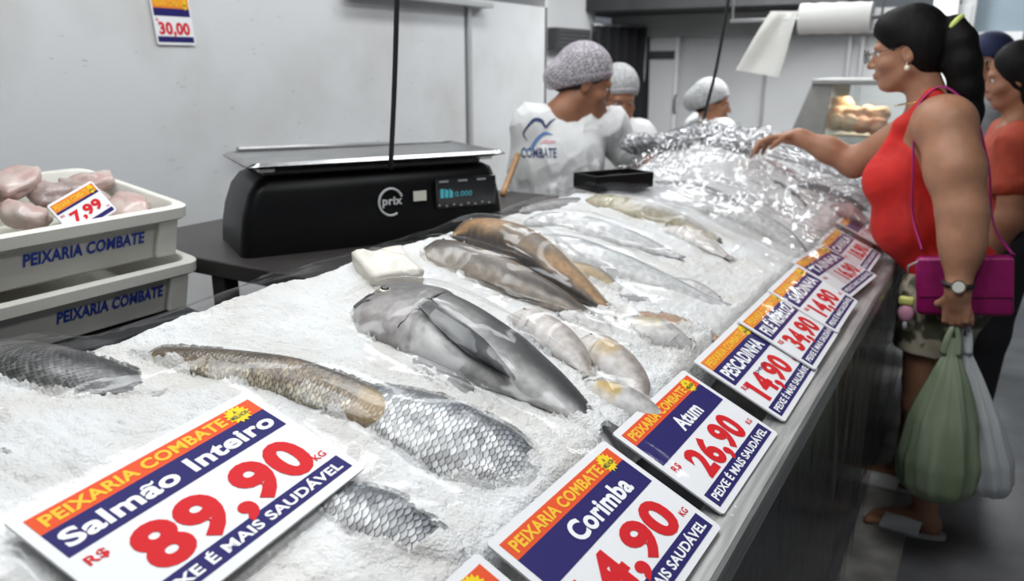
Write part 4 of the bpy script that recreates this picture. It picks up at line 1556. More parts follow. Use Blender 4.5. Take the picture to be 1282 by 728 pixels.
# ================================================================== PEOPLE
M_skinA = mat('skin_warm', (0.40, 0.195, 0.115), 0.5, var=0.18, vscale=18, bump=0.03, bscale=120, spec=0.35)
M_skinB = mat('skin_brown', (0.30, 0.135, 0.075), 0.5, var=0.18, vscale=18, bump=0.03, bscale=120, spec=0.35)
M_skinC = mat('skin_deep', (0.33, 0.15, 0.085), 0.5, var=0.18, vscale=18, spec=0.35)
M_hair = mat('hair_black', (0.007, 0.006, 0.006), 0.6, var=0.3, vscale=60, bump=0.25, bscale=50, stretch=(1, 1, 0.15), spec=0.15)
M_tee = mat('tshirt_white', (0.72, 0.72, 0.71), 0.8, var=0.08, vscale=6, bump=0.5, bscale=9)
M_sclera = mat('eye_white', (0.62, 0.60, 0.57), 0.2)
M_iris = mat('eye_dark', (0.02, 0.012, 0.008), 0.12)
M_lip = mat('lip', (0.28, 0.075, 0.06), 0.45)


def frame(f, up=(0, 0, 1)):
    f = nrm(f)
    l = nrm(np.cross(up, f))       # the person's left
    return f, l, np.cross(f, l)


def head(S, c, f, s=1.0, neck=None, neck_r=(0.052, 0.062), lean=0.0):
    f, l, u = frame(f)
    R = np.stack([f, l, u], 1)
    P = lambda a, b, d: A(c) + s * (a * f + b * l + d * u)
    S.ell(P(-0.012, 0, 0.022), A([0.097, 0.077, 0.103]) * s, R, 0.02)
    S.ell(P(0.030, 0, -0.045), A([0.064, 0.060, 0.084]) * s, R, 0.025)
    S.ell(P(0.062, 0, -0.103), A([0.024, 0.026, 0.020]) * s, R, 0.02)
    S.cap(P(-0.012, 0.052, -0.062), P(0.05, 0.022, -0.103), 0.018 * s, 0.016 * s, 0.02)
    S.cap(P(-0.012, -0.052, -0.062), P(0.05, -0.022, -0.103), 0.018 * s, 0.016 * s, 0.02)
    for sg in (-1, 1):
        S.ell(P(0.055, 0.043 * sg, -0.038), A([0.026, 0.024, 0.022]) * s, R, 0.018)      # cheek
    S.cap(P(0.080, 0.036, 0.016), P(0.080, -0.036, 0.016), 0.012 * s, 0.012 * s, 0.012)   # brow
    for sg in (-1, 1):
        S.ell(P(0.094, 0.031 * sg, -0.004), A([0.013, 0.017, 0.011]) * s, R, 0.010, sub=True)
    S.cap(P(0.086, 0, 0.002), P(0.108, 0, -0.036), 0.007 * s, 0.0115 * s, 0.008)          # nose
    for sg in (-1, 1):
        S.ell(P(0.099, 0.011 * sg, -0.040), A([0.010, 0.007, 0.007]) * s, R, 0.006)
    S.ell(P(0.090, 0, -0.066), A([0.011, 0.021, 0.006]) * s, R, 0.006)                     # lips
    S.ell(P(0.089, 0, -0.076), A([0.011, 0.018, 0.007]) * s, R, 0.006)
    for sg in (-1, 1):                                                                     # ears
        S.ell(P(-0.012, 0.077 * sg, -0.016), A([0.019, 0.008, 0.031]) * s, R, 0.006)
        S.ell(P(-0.008, 0.084 * sg, -0.012), A([0.010, 0.005, 0.016]) * s, R, 0.004, sub=True)
    if neck is not None:
        S.cap(P(-0.03, 0, -0.06), neck, neck_r[0] * s, neck_r[1] * s, 0.03)
    return P, R


def eyes(P, R, s, parent):
    for sg in (-1, 1):
        mb = MB()
        mb.sphere(P(0.073, 0.031 * sg, -0.004), 0.0120 * s, 14, 10, R, 0)
        mb.sphere(P(0.0790, 0.031 * sg, -0.005), 0.0074 * s, 12, 8, R, 1)
        build('eye', mb, [M_sclera, M_iris], parent)


def lips(P, R, s, parent):
    mb = MB()
    for dz, wd in ((-0.066, 0.020), (-0.0755, 0.018)):
        pts = [P(0.0985 - 0.011 * (q / 3)**2, q / 3 * wd, dz - 0.002 * (q / 3)**2) for q in range(-3, 4)]
        mb.tube(pts, np.array([0.001, 0.0035, 0.0048, 0.0042, 0.0048, 0.0035, 0.001]) * s, 8)
    build('mouth', mb, M_lip, parent)


def hand(S, wr, d, pn, s=1.0, curl=(18, 25, 18), spread=5, right=True, thumb_curl=20, wrist_r=0.027):
    """palm, four fingers and a thumb; d points from wrist to fingers, pn out of the palm"""
    d = nrm(d)
    pn = A(pn, float)
    pn = nrm(pn - d * (pn @ d))
    sd = np.cross(d, pn) * (1 if right else -1)       # towards the thumb side
    wr = A(wr, float)
    R = np.stack([d, sd, pn], 1)
    S.ell(wr + d * 0.048 * s, A([0.050, 0.040, 0.0165]) * s, R, 0.015)
    S.cap(wr - d * 0.01 * s, wr + d * 0.03 * s, wrist_r * s, 0.022 * s, 0.02)
    tips = []
    for q in range(4):
        off = (1.5 - q) * 0.0195 * s
        L = [0.040, 0.046, 0.043, 0.034][q] * s
        base = wr + d * ((0.088, 0.092, 0.088, 0.080)[q]) * s + sd * off
        a = math.radians(spread * (1.5 - q))
        dd = nrm(d * math.cos(a) + sd * math.sin(a))
        pp = base - d * 0.02 * s
        S.cap(pp, base, 0.0098 * s, 0.0098 * s, 0.006)
        ang = 0
        r = [0.0095, 0.0088, 0.0080, 0.0068]
        pp = base
        for k in range(3):
            ang += math.radians(curl[k])
            dk = dd * math.cos(ang) + pn * math.sin(ang)
            nx = pp + dk * L * (1.0, 0.68, 0.55)[k]
            S.cap(pp, nx, r[k] * s, r[k + 1] * s, 0.004)
            pp = nx
        tips.append(pp)
    tb_ = wr + d * 0.022 * s + sd * 0.028 * s
    t1 = tb_ + (d * 0.55 + sd * 0.7 + pn * 0.25) * 0.036 * s
    a = math.radians(thumb_curl)
    t2 = t1 + nrm(d * 0.85 + sd * (0.35 - a) + pn * (0.2 + a)) * 0.032 * s
    t3 = t2 + nrm(d * 0.9 + sd * (0.1 - a) + pn * (0.25 + a)) * 0.024 * s
    S.cap(tb_, t1, 0.014 * s, 0.0115 * s, 0.010)
    S.cap(t1, t2, 0.0112 * s, 0.0098 * s, 0.005)
    S.cap(t2, t3, 0.0098 * s, 0.0078 * s, 0.004)
    return tips


# ---------------------------------------------------------------- the woman at the counter (faces -X, her left side to the viewer)
Y0 = 2.73
S = Sdf()
hc = A([-0.272, Y0, 1.492])
hs_ = 0.93
neckb = A([-0.19, Y0, 1.335])
P, R = head(S, hc, (-1, 0, -0.16), hs_, neckb, (0.052, 0.06))
S.ell((-0.17, Y0, 1.27), (0.085, 0.15, 0.075), None, 0.05)
S.ell((-0.175, Y0, 1.16), (0.125, 0.165, 0.15), None, 0.05)
for sg in (-1, 1):
    S.ell((-0.262, Y0 + sg * 0.08, 1.115), (0.070, 0.075, 0.075), None, 0.035)
S.ell((-0.150, Y0, 0.997), (0.130, 0.165, 0.145), None, 0.06)
S.ell((-0.185, Y0, 0.973), (0.105, 0.14, 0.10), None, 0.05)
S.ell((-0.055, Y0, 0.80), (0.122, 0.178, 0.12), None, 0.06)
S.ell((-0.055, Y0 - 0.075, 0.77), (0.10, 0.09, 0.10), None, 0.05)
S.ell((-0.055, Y0 + 0.075, 0.77), (0.10, 0.09, 0.10), None, 0.05)
# legs
lhip, lknee, lank = A([-0.085, 2.64, 0.76]), A([-0.085, 2.625, 0.43]), A([-0.035, 2.60, 0.085])
rhip, rknee, rank_ = A([-0.09, 2.82, 0.76]), A([-0.105, 2.845, 0.43]), A([-0.125, 2.87, 0.085])
for hp, kn, an in ((lhip, lknee, lank), (rhip, rknee, rank_)):
    S.cap(hp, kn, 0.098, 0.060, 0.05)
    mid = kn * 0.62 + an * 0.38 + A([0.018, 0, 0])
    S.chain([kn, mid, an], [0.058, 0.056, 0.036], 0.02)
    S.ell(an + A([0.022, 0, -0.045]), (0.034, 0.032, 0.038), None, 0.015)           # heel
    S.cap(an + A([0.0, 0, -0.02]), an + A([-0.115, 0, -0.052]), 0.034, 0.025, 0.02)
    for q in range(5):
        yy = (q - 2) * 0.0165
        sgn = 1 if hp is lhip else -1
        S.cap(an + A([-0.115, yy * 0.9, -0.054]), an + A([-0.160 + 0.012 * abs((q - 2) - (-1.5 * sgn)) * 0.5, yy * 1.1, -0.062]), 0.0125, 0.0105 if q else 0.012, 0.006)
# left arm, hanging straight, with the bags
lsh, lel, lwr = A([-0.125, 2.545, 1.285]), A([-0.055, 2.462, 1.055]), A([-0.035, 2.402, 0.852])
S.ell((-0.145, 2.575, 1.29), (0.075, 0.07, 0.07), None, 0.04)
S.chain([lsh, lsh * 0.5 + lel * 0.5 + A([0.0, -0.008, 0]), lel, lel * 0.6 + lwr * 0.4 + A([0.004, 0, 0]), lwr], [0.069, 0.064, 0.052, 0.044, 0.030], 0.06)
hand(S, lwr, (0.06, 0.0, -1), (0.25, 1, 0.0), 0.92, curl=(62, 80, 55), right=False, thumb_curl=45, wrist_r=0.030)
# right arm reaching over the fish
rsh, rel, rwr = A([-0.20, 2.885, 1.275]), A([-0.41, 2.95, 1.125]), A([-0.60, 2.93, 1.205])
S.ell((-0.185, 2.86, 1.28), (0.075, 0.07, 0.07), None, 0.04)
S.chain([rsh, rel, rel * 0.55 + rwr * 0.45 + A([0, 0, 0.004]), rwr], [0.062, 0.047, 0.042, 0.027], 0.03)
rtips = hand(S, rwr, (-0.98, -0.06, -0.10), (0.12, -0.25, -1), 0.95, curl=(22, 30, 22), right=True, thumb_curl=25)
woman = sdf_obj('person', S, 0.0042, M_skinA, loc=(-0.09, Y0, 0))
tag(woman, 'person in a red sleeveless top and patterned shorts reaching over the fish', 'person')
eyes(P, R, hs_, woman)
lips(P, R, hs_, woman)


def shell(base, g, clips, h, name, m, parent, extra=None):
    q = base.grown(g)
    if extra:
        extra(q)
    q.clips = [(A(a, float), nrm(b)) for a, b in clips]
    return sdf_obj(name, q, h, m, parent)


# red top: torso shape a little larger than the body, cut at neckline, armholes and hem
T = Sdf()
T.ell((-0.175, Y0, 1.16), (0.132, 0.168, 0.155), None, 0.05)
for sg in (-1, 1):
    T.ell((-0.268, Y0 + sg * 0.08, 1.112), (0.074, 0.080, 0.080), None, 0.045)
    # shoulder straps
    T.chain([(-0.275, Y0 + sg * 0.085, 1.17), (-0.245, Y0 + sg * 0.095, 1.275), (-0.175, Y0 + sg * 0.10, 1.355), (-0.10, Y0 + sg * 0.095, 1.30), (-0.07, Y0 + sg * 0.08, 1.2)], [0.034, 0.026, 0.024, 0.030, 0.036], 0.02)
T.ell((-0.155, Y0, 1.0), (0.138, 0.173, 0.152), None, 0.06)
T.ell((-0.190, Y0, 0.975), (0.112, 0.15, 0.108), None, 0.05)
T.ell((-0.068, Y0, 0.85), (0.130, 0.185, 0.10), None, 0.06)
T.clip((0, 0, 0.815), (0, 0, -1))
T.clip((-0.30, Y0, 1.235), (-0.75, 0, 0.62)) if False else None
T.clip((-0.213, Y0, 0.858), (-0.6, 0, -0.8))
sdf_obj('tank_top', T, 0.0045, wrinkle=0.006, wf=8.0, parent=woman, m=mat('red_cloth', (0.66, 0.014, 0.008), 0.75, var=0.3, vscale=10, bump=0.12, bscale=18))
Q = Sdf()
Q.ell((-0.055, Y0, 0.80), (0.132, 0.188, 0.10), None, 0.06)
Q.ell((-0.055, Y0 - 0.075, 0.77), (0.112, 0.102, 0.105), None, 0.05)
Q.ell((-0.055, Y0 + 0.075, 0.77), (0.112, 0.102, 0.105), None, 0.05)
for hp, kn in ((lhip, lknee), (rhip, rknee)):
    Q.cap(hp, kn * 0.6 + hp * 0.4 + A([0, 0, -0.02]), 0.108, 0.110, 0.05)
Q.clip((0, 0, 0.615), (0, 0, -1))
Q.clip((0, 0, 0.86), (0, 0, 1))
sdf_obj('shorts', Q, 0.005, wrinkle=0.010, wf=9.0, parent=woman, m=mat('shorts_print', (0.42, 0.37, 0.28), 0.8, vscale=17, color2=(0.085, 0.085, 0.05), detail=2, ramp=(0.46, 0.54), bump=0.1, bscale=16))
# hair: cap, tied tail
H = Sdf()
H.ell(P(-0.022, 0, 0.034), A([0.102, 0.088, 0.104]) * hs_, R, 0.02)
H.ell(P(-0.05, 0, -0.01), A([0.075, 0.083, 0.09]) * hs_, R, 0.03)
H.ell(P(0.035, 0, 0.068), A([0.058, 0.072, 0.055]) * hs_, R, 0.03)
H.ell(P(0.115, 0, -0.04), A([0.078, 0.12, 0.095]) * hs_, R, 0.012, sub=True)
for sg in (-1, 1):
    H.ell(P(0.01, 0.09 * sg, -0.03), A([0.034, 0.03, 0.045]) * hs_, R, 0.008, sub=True)
H.chain([P(-0.105, 0, 0.03), P(-0.135, -0.0, 0.045)], [0.034, 0.030], 0.01)
tail_pts = [P(-0.135, 0, 0.045), P(-0.148, 0.005, 0.0), P(-0.155, 0.01, -0.07), P(-0.162, 0.01, -0.15), P(-0.174, 0.01, -0.22), P(-0.185, 0.01, -0.285)]
H.chain(tail_pts, [0.028, 0.044, 0.048, 0.044, 0.032, 0.012], 0.02)
sdf_obj('hair', H, 0.0045, M_hair, woman)
mb = MB()
c = P(-0.133, 0, 0.046)
ta = nrm(tail_pts[1] - P(-0.105, 0, 0.04))
b1 = nrm(np.cross(ta, (0, 1, 0)))
b2 = np.cross(ta, b1)
mb.tube([c + 0.031 * (math.cos(a) * b1 + math.sin(a) * b2) for a in np.linspace(0, 2 * np.pi, 25)], 0.008, 8, caps=False)
build('hair_tie', mb, mat('tie_lime', (0.62, 0.72, 0.18), 0.6), woman)
# glasses
mb = MB()
for sg in (-1, 1):
    cg = P(0.118, 0.033 * sg, -0.006)
    mb.tube([cg + hs_ * (0.0225 * math.cos(a) * R[:, 1] + 0.0215 * math.sin(a) * R[:, 2]) for a in np.linspace(0, 2 * np.pi, 25)], 0.0014, 6, caps=False)
    mb.tube([P(0.117, 0.054 * sg, 0.0), P(0.06, 0.074 * sg, 0.004), P(-0.01, 0.081 * sg, 0.006)], 0.0014, 6)
mb.tube([P(0.119, 0.011, 0.0), P(0.122, 0, 0.003), P(0.119, -0.011, 0.0)], 0.0014, 6)
gl = build('glasses', mb, mat('glasses_frame', (0.03, 0.025, 0.02), 0.3), woman)
mb = MB()
for sg in (-1, 1):
    cg = P(0.118, 0.033 * sg, -0.006)
    ring = [cg + hs_ * (0.022 * math.cos(a) * R[:, 1] + 0.021 * math.sin(a) * R[:, 2]) for a in np.linspace(0, 2 * np.pi, 24, endpoint=False)]
    mb.add(ring, [tuple(range(24))])
build('lenses', mb, film_mat('lens_glass', tint=(0.97, 0.97, 0.97), haze=0.0, ior=0.05, rough=0.02), gl)
mb = MB()
mb.sphere(P(-0.008, 0.089, -0.060), 0.0085, 12, 8)
mb.tube([P(-0.008, 0.087, -0.043), P(-0.006, 0.091, -0.05), P(-0.008, 0.089, -0.055)], 0.0014, 6)
build('earring', mb, mat('earring_pearl', (0.80, 0.72, 0.55), 0.2, coat=0.5), woman)
mb = MB()
nk = A([-0.20, Y0, 1.345])
mb.tube([nk + A([-0.075 * math.cos(a) - 0.01, 0.082 * math.sin(a), -0.018 * math.cos(a) - 0.0]) for a in np.linspace(-2.2, 2.2, 30)], 0.0016, 6)
build('necklace', mb, mat('gold', (0.65, 0.45, 0.16), 0.25, metal=1.0), woman)
# watch on the left wrist
mb = MB()
wc = lwr + A([-0.003, 0, 0.02])
mb.tube([wc + A([0.0345 * math.cos(a), 0.0345 * math.sin(a), 0.006]) for a in np.linspace(0, 2 * np.pi, 28)], 0.0075, 8, caps=False)
wt = build('wristwatch', mb, mat('strap_black', (0.015, 0.013, 0.012), 0.5), woman)
mb = MB()
wd = nrm(A([0.05, -1, 0.05]))
e1 = nrm(np.cross((0, 0, 1), wd)); e2 = np.cross(wd, e1)
ctr = wc + wd * 0.036 + A([0, 0, 0.006])
mb.tube([ctr, ctr + wd * 0.008], 0.0185, 24)
build('watch_case', mb, mat('watch_gold', (0.55, 0.44, 0.26), 0.25, metal=0.9), wt, angle=40)
mb = MB()
mb.tube([ctr + wd * 0.0081, ctr + wd * 0.009], 0.0145, 24)
build('dial', mb, mat('dial_pale', (0.75, 0.74, 0.68), 0.3), wt, angle=40)
# white slip-on sandals
M_sand = mat('sandal_white', (0.82, 0.81, 0.78), 0.5, var=0.08)
for an in (lank, rank_):
    so = MB()
    out = []
    for q in range(40):
        a = 2 * math.pi * q / 40
        x = -0.052 + 0.122 * math.cos(a)
        wdt = 0.034 + 0.012 * sstep(0.04, -0.12, x)
        out.append((an[0] + x, an[1] + wdt * math.sin(a)))
    so.prism(out, 0.002, 0.020)
    sole = build('sandal', so, mat('sandal_sole', (0.46, 0.44, 0.40), 0.6), woman, angle=50)
    G = []
    for f in np.linspace(0, 1, 12):
        x = -0.008 - 0.112 * f
        row = []
        for a in np.linspace(0.0, math.pi, 17):
            row.append(an + A([x + 0.012 * math.sin(a), 0.047 * math.cos(a) * (1 - 0.05 * f), -0.065 + (0.062 - 0.024 * f) * math.sin(a)**0.75]))
        G.append(row)
    G = A(G)
    so = MB()
    so.grid(G)
    so.grid((G - A([0, 0, 0.004]))[::-1])
    build('upper', so, M_sand, sole)

# shoulder bag with strap and charm
bagc = A([-0.026, 2.500, 0.852])
hb_ = thing('shoulder_bag', 'magenta shoulder bag hanging at the hip of the person in the red top', 'bag', bagc - A([0, 0, 0.1]))
M_mag = mat('magenta_leather', (0.30, 0.006, 0.115), 0.42, var=0.15, vscale=40, bump=0.05, bscale=150)
mb = MB()
Rbg = A(Matrix.Rotation(math.radians(-8), 3, 'Y'))
mb.box(bagc + A([0.0, 0, 0]), (0.240, 0.045, 0.170), Rbg, bev=0.016, seg=3)
bb = build('bag_body', mb, M_mag, hb_, angle=40)
mb = MB()
mb.box(bagc + A([0.0, -0.0235, 0.026]), (0.230, 0.006, 0.108), Rbg, bev=0.002)
build('flap', mb, M_mag, hb_, smooth=False)
mb = MB()
mb.box(bagc + A([0.0, -0.028, -0.018]), (0.03, 0.006, 0.014), Rbg, bev=0.002)
build('clasp', mb, mat('gold', ), hb_, smooth=False)
M_strap = mat('strap_magenta', (0.36, 0.012, 0.16), 0.5)
sp = [bagc + A([-0.115, -0.005, 0.09]), PY(1143, 270, 2.54), PY(1143, 215, 2.538), PY(1145, 165, 2.555), PY(1152, 128, 2.60), A([-0.165, 2.615, 1.388]), A([-0.09, 2.61, 1.345]), A([-0.02, 2.595, 1.20]), A([0.03, 2.58, 1.0]), bagc + A([0.105, 0, 0.10])]
C_ = catmull(sp, 90)
Tg = np.gradient(C_, axis=0)
G = []
for p_, t_ in zip(C_, Tg):
    t_ = nrm(t_)
    wv = nrm(A([0.05, 1, 0.1]) - t_ * (A([0.05, 1, 0.1]) @ t_))
    wv = nrm(wv)
    nn = np.cross(t_, wv)
    G.append([p_ + wv * 0.007 + nn * 0.002, p_ - wv * 0.007 + nn * 0.002, p_ - wv * 0.007 - nn * 0.002, p_ + wv * 0.007 - nn * 0.002])
mb = MB()
mb.grid(A(G), closed=True)
build('strap', mb, M_strap, hb_)
chp = PY(1135, 352, 2.505)
mb = MB()
mb.tube([bagc + A([-0.118, -0.02, 0.06]), chp + A([0.0, 0, 0.045]), chp + A([0, 0, 0.02])], 0.003, 6)
chm = build('charm', mb, mat('charm_grey', (0.4, 0.38, 0.4), 0.5), hb_)
mb = MB()
mb.sphere(PY(1134, 392, 2.505), (0.022, 0.014, 0.028), 16, 10)
build('pink_bead', mb, mat('charm_pink', (0.62, 0.28, 0.40), 0.5), chm)
mb = MB()
mb.box(PY(1135, 377, 2.505), (0.042, 0.022, 0.026), bev=0.007)
build('lime_bead', mb, mat('charm_lime', (0.55, 0.55, 0.16), 0.5), chm)
mb = MB()
mb.tube([PY(1133, 402, 2.505), PY(1132, 413, 2.505)], 0.007, 8)
build('tassel', mb, mat('charm_grey'), chm)


# plastic carrier bags hanging from the left hand
def carrier(label, top, bot_c, w0, d0, hgt, m, seed, twist=0.2):
    n, k = 40, 56
    G = []
    for i in range(n):
        f = i / (n - 1)
        z = top[2] + (bot_c[2] - top[2]) * f
        cx = A(top) * (1 - f) + A(bot_c) * f
        prof = np.interp(f, [0, 0.10, 0.25, 0.5, 0.75, 0.9, 0.97, 1.0], [0.10, 0.16, 0.42, 0.80, 1.0, 0.92, 0.66, 0.15])
        row = []
        for j in range(k):
            a = 2 * math.pi * j / k
            pl = 1 + (0.34 * (1 - f) + 0.10) * (float(vnoise(A([a * 3.2 + seed]), A([f * 1.2 + seed]))[0]) - 0.5) + 0.11 * (1 - 0.4 * f) * (math.sin(9 * a + 3 * f + seed) + 0.5 * math.sin(17 * a - 5 * f + 2 * seed))
            row.append([cx[0] + w0 * prof * pl * math.cos(a), cx[1] + d0 * prof * pl * math.sin(a), z + 0.02 * math.sin(2 * a + seed) * f * (1 - f)])
        G.append(row)
    mb = MB()
    mb.grid(A(G)[::-1], closed=True)
    mb.f.append(tuple((0 * k) + j for j in range(k))); mb.m.append(0)
    o = build('carrier_bag', mb, m, loc=bot_c)
    tag(o, label, 'plastic bag')
    for sg in (-1, 1):      # handle loops through the fist
        mb = MB()
        t0 = A(top)
        q = [t0 + A([sg * 0.016, 0, -0.05]), t0 + A([sg * 0.012, 0.004 * sg, 0.0]), t0 + A([sg * 0.004, 0.006, 0.035]), t0 + A([sg * 0.002, 0.016, 0.045])]
        mb.tube(catmull(q, 12), np.linspace(0.012, 0.006, 12), 8)
        build('handle', mb, m, o)
    return o


hx = lwr + A([0.01, 0.012, -0.125])
M_bagg = mat('bag_green', (0.40, 0.47, 0.33), 0.28, var=0.25, vscale=11, trans=0.35, color2=(0.25, 0.32, 0.19), spec=0.7, bump=0.6, bscale=14, stretch=(1, 1, 0.3))
M_bagw = mat('bag_white', (0.78, 0.80, 0.80), 0.3, var=0.12, vscale=14, trans=0.3, spec=0.6, bump=0.6, bscale=14, stretch=(1, 1, 0.3))
carrier('green translucent carrier bag hanging from the left hand of the person in the red top', hx + A([-0.005, -0.012, 0]), A([-0.015, 2.395, 0.235]), 0.105, 0.075, 0.45, M_bagg, 1.3)
carrier('white carrier bag hanging behind the green one', hx + A([0.02, 0.02, 0.0]), A([0.125, 2.50, 0.235]), 0.068, 0.07, 0.45, M_bagw, 4.1)


# ---------------------------------------------------------------- stall workers
def net_mat(name, c, dens):
    m = bpy.data.materials.new(name)
    m.use_nodes = True
    nt = m.node_tree
    b = nt.nodes['Principled BSDF']
    b.inputs['Base Color'].default_value = (*c, 1)
    b.inputs['Roughness'].default_value = 0.7
    tc = nt.nodes.new('ShaderNodeTexCoord')
    vo = nt.nodes.new('ShaderNodeTexVoronoi')
    vo.feature = 'DISTANCE_TO_EDGE'
    vo.inputs['Scale'].default_value = 110
    mr = nt.nodes.new('ShaderNodeMapRange')
    mr.inputs['From Min'].default_value = 0.06
    mr.inputs['From Max'].default_value = 0.16
    mr.inputs['To Min'].default_value = 0.95
    mr.inputs['To Max'].default_value = dens
    nt.links.new(tc.outputs['Object'], vo.inputs['Vector'])
    nt.links.new(vo.outputs['Distance'], mr.inputs['Value'])
    nt.links.new(mr.outputs[0], b.inputs['Alpha'])
    return m


M_net = net_mat('hairnet_lilac', (0.50, 0.46, 0.50), 0.28)
M_net2 = net_mat('hairnet_grey', (0.58, 0.58, 0.58), 0.40)
M_hairb = mat('hair_brown', (0.022, 0.013, 0.011), 0.5, var=0.3, vscale=50)


def hairnet(P, R, s, parent, m, bun=None, hair=M_hairb):
    H = Sdf()
    H.ell(P(-0.022, 0, 0.036), A([0.100, 0.086, 0.102]) * s, R, 0.02)
    H.ell(P(-0.062, 0, 0.0), A([0.062, 0.074, 0.075]) * s, R, 0.03)
    if bun is not None:
        H.ell(P(*bun), A([0.055, 0.055, 0.048]) * s, R, 0.03)
    H.ell(P(0.118, 0, -0.05), A([0.075, 0.12, 0.098]) * s, R, 0.01, sub=True)
    for sg in (-1, 1):
        H.ell(P(0.005, 0.095 * sg, -0.04), A([0.036, 0.03, 0.05]) * s, R, 0.008, sub=True)
    ho = sdf_obj('hair', H, 0.006, hair, parent)
    N_ = Sdf()
    N_.ell(P(-0.030, 0, 0.046), A([0.116, 0.099, 0.108]) * s, R, 0.02)
    N_.ell(P(-0.075, 0, 0.005), A([0.072, 0.084, 0.080]) * s, R, 0.04)
    if bun is not None:
        N_.ell(P(*bun), A([0.066, 0.066, 0.060]) * s, R, 0.04)
    f, u = R[:, 0], R[:, 2]
    N_.clip(P(0.06, 0, 0.035), -u * 0.8 + f * 0.45)
    no = sdf_obj('hairnet', N_, 0.006, m, parent)
    mb = MB()
    G = []
    for a in np.linspace(0, 2 * np.pi, 40):
        G.append(P(-0.02 + 0.102 * math.cos(a), 0.090 * math.sin(a), 0.022 + 0.046 * math.cos(a)))
    mb.tube(G, 0.005 * s, 8, caps=False)
    build('elastic_band', mb, mat('net_band', (0.50, 0.47, 0.50), 0.7), no)


# nearest worker, seen from behind the right shoulder, bending over the counter
W1 = A([-1.42, 2.83, 0])
fw = nrm(A([0.55, 0.80, 0]))       # torso faces away and towards the counter
lf = np.cross((0, 0, 1), fw)
S = Sdf()
hc1 = PD = None


def at_depth(u, v, D):
    r = ray(u, v)
    k = r[0] * -math.sin(YAW) + r[1] * math.cos(YAW)
    return cC + r * (D / k)


hc = at_depth(736, 103, 3.16)
P, R = head(S, hc, (0.80, 0.52, -0.30), 0.95, at_depth(706, 140, 3.12), (0.055, 0.066))
pel = at_depth(705, 330, 3.14)
wst = at_depth(702, 265, 3.12)
cst = at_depth(703, 205, 3.12)
shL, shR = at_depth(668, 158, 3.10), at_depth(762, 160, 3.22)
Rt = np.stack([nrm(shR - shL), nrm(np.cross((0, 0, 1), nrm(shR - shL))), A([0, 0, 1.0])], 1)
S.ell(cst, (0.165, 0.115, 0.16), Rt, 0.05)
S.ell(wst, (0.150, 0.115, 0.14), Rt, 0.05)
S.ell(pel, (0.160, 0.125, 0.15), Rt, 0.05)
S.cap(shL, shR, 0.065, 0.065, 0.05)
elL, wrL = at_depth(655, 250, 3.15), at_depth(668, 272, 3.30)
elR, wrR = at_depth(788, 200, 3.24), at_depth(803, 214, 3.24)
S.chain([shL, elL, wrL], [0.060, 0.045, 0.028], 0.03)
S.chain([shR, elR, wrR], [0.060, 0.045, 0.028], 0.03)
hand(S, wrL, nrm(wrL - elL), (0, 0, -1), 0.95, right=False)
hand(S, wrR, nrm(wrR - elR), (0, 0, -1), 0.95, right=True)
for sg in (-1, 1):
    hp = pel + Rt[:, 0] * 0.09 * sg
    kn = A([hp[0], hp[1], 0.47]) + Rt[:, 1] * 0.02
    S.chain([hp, kn, A([kn[0], kn[1], 0.09])], [0.105, 0.062, 0.04], 0.03)
    S.cap((kn[0], kn[1], 0.045), A([kn[0], kn[1], 0.035]) + fw * 0.14, 0.042, 0.034, 0.02)
w1 = sdf_obj('person', S, 0.0055, M_skinB, loc=(pel[0], pel[1], 0))
tag(w1, 'person in a white printed T-shirt and hairnet seen from behind, bending beside the counter', 'person')
eyes(P, R, 0.95, w1)
lips(P, R, 0.95, w1)
hairnet(P, R, 0.95, w1, M_net, bun=(-0.115, 0, -0.02))


def tee(parent, cst, wst, pel, shL, shR, elL, elR, Rt, h=0.006, sleeve=0.62, neckpt=None, big=1.0):
    T = Sdf()
    T.ell(cst, A([0.180, 0.130, 0.175]) * big, Rt, 0.05)
    T.ell(wst, A([0.172, 0.135, 0.15]) * big, Rt, 0.06)
    T.ell(pel, A([0.180, 0.145, 0.15]) * big, Rt, 0.06)
    T.cap(shL, shR, 0.078, 0.078, 0.05)
    for sh, el in ((shL, elL), (shR, elR)):
        T.cap(sh, sh + (el - sh) * sleeve, 0.078, 0.072, 0.03)
        d = nrm(el - sh)
        T.clip(sh + (el - sh) * sleeve + d * 0.035, d) if False else None
    # slack folds
    for q in range(5):
        a = cst + Rt[:, 0] * (0.10 - 0.05 * q) * 0.9 - Rt[:, 1] * 0.115 + A([0, 0, -0.02 * q])
        b = wst + Rt[:, 0] * (0.13 - 0.055 * q) - Rt[:, 1] * 0.12
        T.cap(a, b, 0.010, 0.016, 0.025)
    T.clip(pel + A([0, 0, -0.10]), (0, 0, -1))
    return sdf_obj('t_shirt', T, h, M_tee, parent, wrinkle=0.020, wf=6.0), T


t1, T1 = tee(w1, cst, wst, pel, shL, shR, elL, elR, Rt, sleeve=0.78)
Q = Sdf()
Q.ell(pel + A([0, 0, -0.02]), (0.165, 0.130, 0.14), Rt, 0.05)
for sg in (-1, 1):
    hp = pel + Rt[:, 0] * 0.09 * sg
    kn = A([hp[0], hp[1], 0.47]) + Rt[:, 1] * 0.02
    Q.chain([hp, kn, A([kn[0], kn[1], 0.10])], [0.115, 0.078, 0.06], 0.03)
M_trou = mat('trousers_dark', (0.03, 0.032, 0.045), 0.8, var=0.3)
sdf_obj('trousers', Q, 0.008, M_trou, w1)

# print on the back of the shirt, laid on the cloth surface
bvh = BVHTree.FromPolygons([(q.co + Vector(wloc(t1))) for q in t1.data.vertices], [tuple(p.vertices) for p in t1.data.polygons])
pc_ = at_depth(676, 180, 2.85)
vd = nrm(at_depth(676, 180, 3.2) - pc_)
px_ = nrm(np.cross(vd, (0, 0, 1)))
py_ = np.cross(px_, vd)


